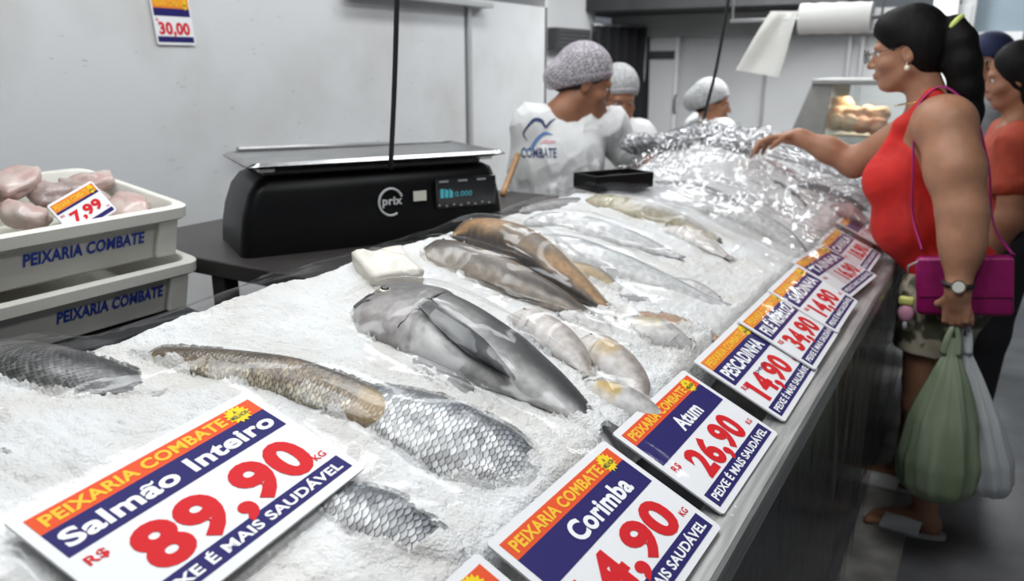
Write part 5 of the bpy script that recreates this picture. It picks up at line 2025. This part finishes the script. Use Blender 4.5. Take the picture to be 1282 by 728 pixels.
def lay(mb, name, m):
    for k, v in enumerate(mb.v):
        out = []
        for p in v:
            hit = bvh.ray_cast(Vector(p - vd * 0.3), Vector(vd))
            out.append(A(hit[0]) - vd * 0.0025 if hit[0] is not None else p + vd * 0.25)
        mb.v[k] = A(out)
    return build(name, mb, m, t1, smooth=False)


def stroke(mb, pts, w_):
    P_ = catmull(A(pts), 40)
    Tg_ = np.gradient(P_, axis=0)
    Tg_ /= np.linalg.norm(Tg_, axis=1)[:, None] + 1e-9
    wv = np.interp(np.linspace(0, 1, 40), np.linspace(0, 1, len(w_)), w_)
    G_ = np.stack([P_ + np.stack([-Tg_[:, 1], Tg_[:, 0]], 1) * wv[:, None], P_ - np.stack([-Tg_[:, 1], Tg_[:, 0]], 1) * wv[:, None]], 1)
    W_ = pc_ + G_[..., 0:1] * px_ + G_[..., 1:2] * py_
    mb.grid(W_)


u_ = 0.00295     # metres per pixel on the shirt
pp = lambda u, v: ((u - 676) * u_, (180 - v) * u_)
mb = MB()
stroke(mb, [pp(660, 176), pp(655, 169), pp(661, 158), pp(671, 150), pp(678, 152), pp(683, 159), pp(689, 153), pp(696, 148)], [0.001, 0.003, 0.0035, 0.006, 0.007, 0.004, 0.004, 0.001])
lay(mb, 'fish_outline', mat('print_navy', (0.03, 0.05, 0.14), 0.7))
mb = MB()
stroke(mb, [pp(657, 189), pp(664, 186), pp(672, 175), pp(683, 167), pp(692, 169)], [0.003, 0.006, 0.006, 0.006, 0.001])
lay(mb, 'wave', mat('print_blue', (0.12, 0.25, 0.52), 0.7))
mb = MB()
stroke(mb, [pp(676, 180), pp(683, 177), pp(690, 178), pp(696, 176)], [0.001, 0.006, 0.006, 0.001])
lay(mb, 'pink_wave', mat('print_pink', (0.62, 0.36, 0.38), 0.7))
mb = MB()
text_into(mb, 'COMBATE', pc_, (px_, py_, -vd), pp(652, 0)[0], pp(697, 0)[0], pp(0, 197)[1], 0.036, 0, 0.02)
lay(mb, 'print_lettering', mat('print_navy'))


def simple_worker(label, hpx, D, f, s, M_sk, neckpx, shl, shr, low, hairm, bun, arms, m_net, tee_c=None):
    S = Sdf()
    hc = at_depth(hpx[0], hpx[1], D)
    nk = at_depth(neckpx[0], neckpx[1], D)
    P, R = head(S, hc, f, s, nk, (0.052, 0.062))
    a, b = at_depth(*shl), at_depth(*shr)
    mid = (a + b) / 2
    Rt = np.stack([nrm(b - a), nrm(np.cross((0, 0, 1), nrm(b - a))), A([0, 0, 1.0])], 1)
    cst, wst, pel = mid + A([0, 0, -0.14]), mid + A([0, 0, -0.33]), A([mid[0], mid[1], 0.82])
    S.ell(cst, (0.155, 0.11, 0.16), Rt, 0.05)
    S.ell(wst, (0.140, 0.11, 0.15), Rt, 0.05)
    S.ell(pel, (0.155, 0.12, 0.14), Rt, 0.05)
    S.cap(wst, pel, 0.12, 0.12, 0.05)
    S.cap(a, b, 0.058, 0.058, 0.05)
    els = []
    for sh, (e, w_), rt in zip((a, b), arms, (False, True)):
        e, w_ = at_depth(*e), at_depth(*w_)
        S.chain([sh, e, w_], [0.056, 0.043, 0.027], 0.03)
        hand(S, w_, nrm(w_ - e), (0, 0, -1), 0.93, right=rt)
        els.append(e)
    for sg in (-1, 1):
        hp = pel + Rt[:, 0] * 0.085 * sg
        S.chain([hp, A([hp[0], hp[1], 0.46]), A([hp[0], hp[1], 0.09])], [0.10, 0.06, 0.04], 0.03)
        S.cap((hp[0], hp[1], 0.045), A([hp[0], hp[1], 0.035]) + nrm(A([f[0], f[1], 0])) * 0.13, 0.042, 0.034, 0.02)
    o = sdf_obj('person', S, 0.0065, M_sk, loc=(pel[0], pel[1], 0))
    tag(o, label, 'person')
    eyes(P, R, s, o)
    lips(P, R, s, o)
    hairnet(P, R, s, o, m_net, bun=bun, hair=hairm)
    tee(o, cst, wst, pel, a, b, els[0], els[1], Rt, h=0.0075, big=0.95)
    Q = Sdf()
    Q.ell(pel + A([0, 0, -0.02]), (0.165, 0.130, 0.14), Rt, 0.05)
    for sg in (-1, 1):
        hp = pel + Rt[:, 0] * 0.085 * sg
        Q.chain([hp, A([hp[0], hp[1], 0.46]), A([hp[0], hp[1], 0.10])], [0.11, 0.075, 0.058], 0.03)
    sdf_obj('trousers', Q, 0.009, M_trou, o)
    return o


simple_worker('person in a hairnet partly hidden behind the worker with the printed T-shirt', (775, 121), 3.75, (0.55, -0.62, -0.30), 0.93, M_skinC, (775, 150), (800, 172, 3.70), (755, 168, 3.86), None, M_hairb, None,
              (((808, 205, 3.6), (818, 230, 3.45)), ((750, 220, 3.95), (760, 250, 3.8))), M_net2)
simple_worker('farthest worker, in profile with a grey hairnet and white shirt beyond the film heap', (893, 129), 4.75, (0.95, 0.30, -0.12), 0.93, M_skinB, (887, 150), (872, 160, 4.92), (905, 168, 4.60), None, M_hair, (-0.125, 0, -0.005),
              (((880, 200, 5.0), (900, 230, 4.9)), ((930, 190, 4.62), (948, 205, 4.66))), M_net2)

# ---------------------------------------------------------------- two customers at the right edge
def bystander(label, hc, f, s, M_sk, M_top, M_bot, nk_off, hipz, feet_dir, topname, botname, grow=1.0, arm=None, shoes=None, long_sleeve=False):
    S = Sdf()
    f_, l_, u_ = frame((f[0], f[1], 0))
    nk = A(hc) + A([0, 0, -0.17]) - f_ * 0.035
    P, R = head(S, hc, f, s, nk, (0.052, 0.062))
    a, b = nk + l_ * 0.155 + A([0, 0, -0.055]), nk - l_ * 0.155 + A([0, 0, -0.055])
    Rt = np.stack([l_, f_, A([0, 0, 1.0])], 1)
    mid = (a + b) / 2
    pel = A([mid[0], mid[1], hipz])
    S.ell(mid + A([0, 0, -0.13]), A([0.165, 0.12, 0.16]) * grow, Rt, 0.05)
    S.ell(mid + A([0, 0, -0.32]) + f_ * 0.02, A([0.155, 0.125, 0.16]) * grow, Rt, 0.05)
    S.ell(pel, A([0.165, 0.13, 0.14]) * grow, Rt, 0.05)
    S.cap(a, b, 0.06, 0.06, 0.05)
    arms = arm or [(a + A([0, 0, -0.27]) + l_ * 0.05, a + A([0, 0, -0.48]) + l_ * 0.05 + f_ * 0.08), (b + A([0, 0, -0.27]) - l_ * 0.05, b + A([0, 0, -0.48]) - l_ * 0.05 + f_ * 0.08)]
    for sh, (e, w_), rt in zip((a, b), arms, (False, True)):
        S.chain([sh, e, w_], [0.058, 0.045, 0.028], 0.03)
        hand(S, w_, nrm(A(w_) - A(e)), -l_ if not rt else l_, 0.93, right=rt, curl=(35, 40, 30))
    for sg in (-1, 1):
        hp = pel + l_ * 0.09 * sg
        S.chain([hp, A([hp[0], hp[1], 0.46]), A([hp[0], hp[1], 0.09])], [0.11, 0.062, 0.04], 0.03)
        S.cap((hp[0], hp[1], 0.045), A([hp[0], hp[1], 0.035]) + f_ * 0.14, 0.04, 0.032, 0.02)
    o = sdf_obj('person', S, 0.0065, M_sk, loc=(pel[0], pel[1], 0))
    tag(o, label, 'person')
    eyes(P, R, s, o)
    lips(P, R, s, o)
    T = Sdf()
    T.ell(mid + A([0, 0, -0.13]), A([0.178, 0.135, 0.17]) * grow, Rt, 0.05)
    T.ell(mid + A([0, 0, -0.32]) + f_ * 0.02, A([0.170, 0.142, 0.17]) * grow, Rt, 0.05)
    T.ell(pel + A([0, 0, 0.03]), A([0.178, 0.145, 0.12]) * grow, Rt, 0.05)
    T.cap(a, b, 0.072, 0.072, 0.05)
    for sh, (e, w_) in zip((a, b), arms):
        T.cap(sh, A(sh) + (A(e) - A(sh)) * 0.5, 0.072, 0.066, 0.03)
    T.clip(pel + A([0, 0, -0.06]), (0, 0, -1))
    sdf_obj(topname, T, 0.008, M_top, o, wrinkle=0.012, wf=6.0)
    Q = Sdf()
    Q.ell(pel + A([0, 0, -0.01]), A([0.172, 0.138, 0.14]) * grow, Rt, 0.05)
    for sg in (-1, 1):
        hp = pel + l_ * 0.09 * sg
        Q.chain([hp, A([hp[0], hp[1], 0.46]), A([hp[0], hp[1], 0.11])], [0.122, 0.08, 0.06], 0.03)
    sdf_obj(botname, Q, 0.008, M_bot, o)
    for sg in (-1, 1):
        hp = pel + l_ * 0.09 * sg
        mb = MB()
        c = A([hp[0], hp[1], 0]) + f_ * 0.055
        Rs = np.stack([f_, l_, A([0, 0, 1.0])], 1)
        mb.sphere(c + A([0, 0, 0.048]), (0.145, 0.052, 0.052), 24, 14, Rs)
        v = mb.v[0]
        v[:, 2] = np.maximum(v[:, 2], 0.012)
        so = build('shoe', mb, shoes or mat('shoe_white', (0.62, 0.62, 0.60), 0.6), o)
        mb = MB()
        mb.prism([(0.148 * math.cos(t) * 1.0, (0.050 + 0.006 * math.cos(t)) * math.sin(t)) for t in np.linspace(0, 2 * np.pi, 30, endpoint=False)], 0.001, 0.02, c, (f_, l_, (0, 0, 1)))
        build('sole', mb, mat('sole_grey', (0.4, 0.4, 0.4), 0.7), so)
    return o, P, R, mid


cap_p = PY(1236, 77, 4.3)
m1, P, R, mid = bystander('person in a dark blue peaked cap and grey shirt at the right edge', cap_p, (-0.98, -0.15, -0.1), 0.95, M_skinB, mat('shirt_grey', (0.20, 0.21, 0.22), 0.8, var=0.2), mat('trousers_black', (0.012, 0.012, 0.014), 0.8), None, 0.86, None, 't_shirt', 'trousers')
H = Sdf()
H.ell(P(-0.012, 0, 0.040), A([0.104, 0.088, 0.098]) * 0.95, R, 0.02)
H.clip(P(0, 0, 0.022), -R[:, 2] + 0.12 * R[:, 0])
M_cap = mat('cap_navy', (0.012, 0.018, 0.07), 0.75, var=0.3)
co_ = sdf_obj('cap', H, 0.006, M_cap, m1)
G, G2 = [], []
for a in np.linspace(-1.25, 1.25, 21):
    r0 = P(0.085 * math.cos(a), 0.080 * math.sin(a), 0.03)
    r1 = P(0.02 + 0.155 * math.cos(a), 0.085 * math.sin(a), 0.022 - 0.012 * math.sin(a)**2)
    G.append([r0, (r0 + r1) / 2 + A([0, 0, 0.004]), r1])
    G2.append([r0 - A([0, 0, 0.006]), (r0 + r1) / 2 - A([0, 0, 0.002]), r1 - A([0, 0, 0.003])])
mb = MB()
mb.grid(A(G)); mb.grid(A(G2)[::-1])
build('peak', mb, M_cap, co_)
H = Sdf()
H.ell(P(-0.03, 0, 0.0), A([0.090, 0.083, 0.085]) * 0.95, R, 0.02)
H.ell(P(0.10, 0, -0.06), A([0.078, 0.12, 0.10]) * 0.95, R, 0.01, sub=True)
H.clip(P(0, 0, 0.03), R[:, 2])
sdf_obj('hair', H, 0.006, M_hair, m1)
mb = MB()
for sg in (-1, 1):
    cg = P(0.116, 0.033 * sg, -0.004)
    mb.tube([cg + 0.95 * (0.021 * math.cos(a) * R[:, 1] + 0.018 * math.sin(a) * R[:, 2]) for a in np.linspace(0, 2 * np.pi, 20)], 0.0016, 6, caps=False)
    mb.tube([P(0.115, 0.052 * sg, 0.0), P(-0.01, 0.083 * sg, 0.006)], 0.0016, 6)
build('glasses', mb, mat('glasses_pale', (0.6, 0.6, 0.6), 0.3), m1)

hp2 = PY(1270, 95, 3.5)
m2, P, R, mid = bystander('person in an orange T-shirt and black trousers cut off by the right edge', hp2, (-0.96, -0.1, -0.2), 0.90, M_skinC, mat('tee_orange', (0.42, 0.055, 0.022), 0.8, var=0.25), mat('trousers_black'), None, 0.80, None, 't_shirt', 'trousers', grow=1.02)
H = Sdf()
H.ell(P(-0.025, 0, 0.030), A([0.105, 0.092, 0.108]) * 0.9, R, 0.02)
H.ell(P(-0.06, 0, -0.06), A([0.075, 0.088, 0.10]) * 0.9, R, 0.04)
H.ell(P(0.112, 0, -0.045), A([0.078, 0.12, 0.10]) * 0.9, R, 0.012, sub=True)
H.chain([P(-0.08, 0, -0.08), P(-0.10, 0, -0.22), P(-0.10, 0, -0.32)], [0.06, 0.055, 0.03], 0.03)
sdf_obj('hair', H, 0.006, M_hair, m2)

# ================================================================== FURTHER BACK
# black curtain in the doorway behind the workers
pA, pB = A([-3.08, 6.45]), A([-2.86, 7.13])
G, G2 = [], []
for i in range(12):
    z = 1.74 * i / 11 + 0.02
    r1, r2 = [], []
    for j in range(61):
        f = j / 60
        p = pA + (pB - pA) * f
        nn = A([0.68, -0.22]) / 0.715
        o_ = 0.035 * math.sin(f * 38 + 0.6 * math.sin(z * 2)) + 0.03
        q = p + nn * o_
        r1.append([q[0], q[1], z])
        r2.append([q[0] - nn[0] * 0.006, q[1] - nn[1] * 0.006, z])
    G.append(r1); G2.append(r2)
mb = MB()
mb.grid(A(G)); mb.grid(A(G2)[::-1])
cu = build('curtain', mb, mat('curtain_black', (0.012, 0.012, 0.015), 0.8, var=0.3), loc=(-2.97, 6.8, 0.02))
tag(cu, 'black curtain hanging in the doorway behind the two nearest workers', 'curtain')
mb = MB()
mb.tube([(pA[0], pA[1], 1.77), (pB[0], pB[1], 1.77)], 0.014, 10)
build('rod', mb, M_alu, cu)
# dark fan box on the recess wall
b0, b1 = PX(692, 36, -3.03), PX(734, 62, -3.03)
fan = thing('wall_fan_box', 'dark louvred box high on the wall left of the black curtain', 'air unit', ((b0 + b1) / 2))
mb = MB()
cb = (b0 + b1) / 2
sy_, sz_ = abs(b1[1] - b0[1]), 0.165
mb.box(cb - A([0.03, 0, 0]), (0.14, sy_, sz_), bev=0.008)
build('housing', mb, M_dark, fan, smooth=False)
for q in range(5):
    mb = MB()
    mb.box(cb + A([0.043, 0, -0.06 + q * 0.03]), (0.012, sy_ - 0.05, 0.010), np.array(Matrix.Rotation(0.5, 3, 'Y')))
    build('louvre', mb, mat('louvre_grey', (0.10, 0.10, 0.10), 0.5), fan, smooth=False)

# roll of bags over the counter, with a bag hanging off it
rc0, rc1 = PY(1002, 24, 4.2), PY(1092, 22, 4.2)
rc1[2] = rc0[2]
rol = thing('bag_roll', 'white roll of plastic bags hung above the far end of the counter', 'bag roll', (rc0 + rc1) / 2)
mb = MB()
axd = nrm(rc1 - rc0)
mb.tube([rc0 + (rc1 - rc0) * f for f in np.linspace(0, 1, 12)], 0.070 + 0.002 * np.sin(np.arange(12) * 2.3), 28)
build('roll', mb, mat('roll_white', (0.74, 0.735, 0.70), 0.55, bump=0.05, bscale=30), rol, angle=50)
mb = MB()
mb.tube([rc0 - axd * 0.34, rc1 + axd * 0.05], 0.010, 10)
build('spindle', mb, M_alu, rol)
for e in (rc0 - axd * 0.33, rc1 + axd * 0.04):
    mb = MB()
    mb.tube([e, A([e[0], e[1], 3.0])], 0.006, 8)
    build('hanger_wire', mb, M_alu, rol)
sh0, sh1 = PY(965, 14, 4.2), PY(1000, 14, 4.2)
bt0, bt1 = PY(921, 88, 4.12), PY(975, 97, 4.12)
G, G2 = [], []
for i in range(18):
    f = i / 17
    r1, r2 = [], []
    for j in range(16):
        g = j / 15
        p = (sh0 * (1 - g) + sh1 * g) * (1 - f) + (bt0 * (1 - g) + bt1 * g) * f
        p = p + A([0, -0.012 * math.sin(g * 7 + f * 2) - 0.01 * math.sin(f * 5 + g), 0])
        r1.append(p)
        r2.append(p + A([0, 0.006 + 0.008 * math.sin(math.pi * g), 0]))
    G.append(r1); G2.append(r2)
mb = MB()
mb.grid(A(G)); mb.grid(A(G2)[::-1])
hbg = build('hanging_bag', mb, mat('thin_bag', (0.78, 0.77, 0.73), 0.4, trans=0.35, var=0.08, bump=0.1, bscale=12), rol)

# glass display case with cuts of meat beyond the counter
cy = 4.95
k0, k1 = PY(1012, 105, cy), PY(1135, 105, cy)
xl, xr = PY(985, 172, cy)[0], PY(1140, 172, cy)[0]
zt, zb_ = k0[2], 1.0
dc = thing('display_case', 'grey sloped glass display case with pale meat cuts past the reaching hand', 'display case', ((xl + xr) / 2, cy + 0.3, 0))
mb = MB()
mb.box(((xl + xr) / 2, cy + 0.34, 0.5), (xr - xl, 0.66, 1.0), bev=0.01)
build('base', mb, M_grey, dc, smooth=False)
M_case = mat('case_grey', (0.30, 0.30, 0.285), 0.45, var=0.1)
xt = k0[0] + 0.02
for yy in (cy, cy + 0.62):
    mb = MB()
    mb.prism([(xl, 1.0), (xl + 0.20, 1.0), (xt + 0.115, zt), (xt, zt)], 0, 0.03, (0, yy, 0), ((1, 0, 0), (0, 0, 1), (0, 1, 0)))
    build('end_panel', mb, M_case, dc, smooth=False)
mb = MB()
mb.box(((xt + xr) / 2, cy + 0.325, zt + 0.012), (xr - xt, 0.68, 0.03), bev=0.005)
build('top', mb, M_case, dc, smooth=False)
mb = MB()
mb.prism([(xl + 0.005, 1.0), (xl + 0.012, 1.0), (xt + 0.012, zt), (xt + 0.005, zt)], 0.03, 0.62, (0, cy, 0), ((1, 0, 0), (0, 0, 1), (0, 1, 0)))
mb.box(((xl + xr) / 2 + 0.1, cy + 0.01, (1.0 + zt) / 2), (xr - xl - 0.25, 0.006, zt - 1.0))
build('glass', mb, film_mat('case_glass', tint=(0.93, 0.95, 0.94), haze=0.0, ior=0.04, rough=0.02), dc, smooth=False)
mb = MB()
mb.box(((xl + xr) / 2 + 0.09, cy + 0.33, 1.02), (xr - xl - 0.25, 0.5, 0.04), bev=0.005)
build('tray', mb, M_white, dc, smooth=False)
area_light('case_lamp', ((xt + xr) / 2 + 0.03, cy + 0.3, zt - 0.01), 0.3, 0.1, 2.2, (1.0, 0.82, 0.6))
M_meat = mat('pale_meat', (0.72, 0.46, 0.28), 0.45, color2=(0.78, 0.62, 0.46), vscale=9, bump=0.1, bscale=30)
M_meat2 = mat('orange_meat', (0.70, 0.25, 0.12), 0.45, color2=(0.72, 0.42, 0.28), vscale=9)
mr_ = np.random.default_rng(8)
for q in range(9):
    x = xl + 0.24 + 0.075 * (q % 4) + mr_.uniform(-0.01, 0.01)
    yy = cy + 0.12 + 0.12 * (q // 4)
    z = 1.10 + 0.055 * (q // 4) + mr_.uniform(0, 0.02)
    m1_ = MB()
    m1_.sphere((0, 0, 0), 1, 18, 12)
    v = m1_.v[0]
    nn = 0.4 * fbm(v[:, 0] * 1.5 + q, v[:, 1] * 1.5 + v[:, 2], 3)
    v = v * (1 + nn)[:, None] * A([0.055, 0.075, 0.05])
    m1_.v[0] = v @ A(Matrix.Rotation(mr_.uniform(0, 3), 3, 'Z')).T + A([x, yy, z])
    o = build('meat_cut', m1_, M_meat2 if q in (2, 3) else M_meat, loc=(x, yy, z - 0.04))
    tag(o, 'pale meat cut lying inside the sloped glass display case', 'meat', 'meat cuts in the display case')

# wooden broom handle leaning on the table, near the first worker
q0, q1 = PY(634, 232, 2.40), PY(652, 185, 2.62)
q0 = A([q0[0], q0[1], q0[2]])
d_ = nrm(q1 - q0)
mb = MB()
pts_ = [q0 + d_ * t_ for t_ in np.linspace(-0.06, 0.20, 8)]
mb.tube(pts_, 0.011, 12)
br = build('wooden_handle', mb, mat('wood_handle', (0.42, 0.22, 0.09), 0.5, var=0.3, vscale=12), loc=pts_[0])
tag(br, 'pale wooden handle sticking up beside the back of the nearest worker', 'handle')
# black tray at the back edge of the counter
tc_ = PZ(768, 228, 1.10)
trr = thing('black_tray', 'long low black tray in front of the nearest worker at the ridge of the ice', 'tray', tc_ - A([0, 0, 0.02]))
mb = MB()
Rk = A(Matrix.Rotation(math.radians(62), 3, 'Z'))
mb.box(tc_ - A([0, 0, 0.012]), (0.22, 0.11, 0.012), Rk, bev=0.004)
build('bottom', mb, M_black, trr, smooth=False)
for sx_, sy2, wx, wy in ((0, 0.055, 0.22, 0.01), (0, -0.055, 0.22, 0.01), (0.105, 0, 0.01, 0.11), (-0.105, 0, 0.01, 0.11)):
    mb = MB()
    mb.box(tc_ + Rk @ A([sx_, sy2, 0.008]), (wx, wy, 0.045), Rk, bev=0.003)
    build('side', mb, M_black, trr, smooth=False)
# second, far scale on its stand
fs = PY(822, 176, 3.95)
st2 = thing('steel_stand', 'small steel stand under the far black scale behind the film heap', 'stand', (fs[0], fs[1], 0))
zs_ = fs[2] - 0.06
mb = MB()
mb.box((fs[0], fs[1], zs_ - 0.015), (0.40, 0.36, 0.03), bev=0.004)
build('top', mb, M_dark, st2, smooth=False)
for ax_ in (-1, 1):
    for ay in (-1, 1):
        mb = MB()
        mb.box((fs[0] + ax_ * 0.17, fs[1] + ay * 0.15, (zs_ - 0.03) / 2), (0.035, 0.035, zs_ - 0.03), bev=0.003)
        build('leg', mb, M_dark, st2, smooth=False)
sc2 = thing('weighing_scale', 'small far black scale with a dark pan, beyond the second worker', 'scale', (fs[0], fs[1], zs_))
mb = MB()
mb.box((fs[0], fs[1], zs_ + 0.026), (0.30, 0.24, 0.05), bev=0.012)
build('body', mb, M_black, sc2, smooth=False)
mb = MB()
mb.box((fs[0], fs[1], zs_ + 0.066), (0.33, 0.27, 0.012), bev=0.005)
mb.box((fs[0], fs[1], zs_ + 0.056), (0.12, 0.12, 0.012))
build('pan', mb, M_dark, sc2, smooth=False)
# crumpled bags of fish on the heap
M_sheen = mat('crumpled_bag', (0.42, 0.42, 0.43), 0.16, var=0.55, vscale=16, trans=0.15, coat=0.6, color2=(0.16, 0.16, 0.17), spec=0.7)
for q, (u, v, y, rx, ry, rz, lb) in enumerate([
    (868, 170, 3.02, 0.10, 0.12, 0.085, 'crumpled grey bag of fish on the peak of the heap below the slanting cord'),
    (842, 190, 2.86, 0.085, 0.09, 0.06, 'crumpled grey bag of fish on the near left flank of the heap'),
    (905, 190, 2.98, 0.10, 0.11, 0.05, 'crumpled grey bag of fish on the right of the heap, towards the reaching hand'),
    (800, 206, 2.80, 0.07, 0.10, 0.045, 'low crumpled bag of fish at the left foot of the heap')]):
    c = PY(u, v, y)
    zb0 = float(zbed(max(c[0], -1.0), y)) + 0.005
    m1_ = MB()
    m1_.sphere((0, 0, 0), 1, 70, 44)
    w_ = m1_.v[0]
    nn = 0.30 * (ridged(w_[:, 0] * 2.1 + 7 * q + w_[:, 2], w_[:, 1] * 2.1 + 3 * q, 4) - 0.45) + 0.14 * (ridged(w_[:, 0] * 4 + q, w_[:, 2] * 4 + w_[:, 1] * 2, 3) - 0.4)
    top_z = c[2]
    hz = max(0.04, (top_z - zb0) / 2)
    w_ = w_ * (1 + nn)[:, None] * A([rx, ry, hz * 0.95])
    m1_.v[0] = w_ + A([c[0], y, zb0 + hz])
    o = build('fish_bag', m1_, M_sheen, loc=(c[0], y, zb0), angle=25)
    tag(o, lb, 'bag of fish')
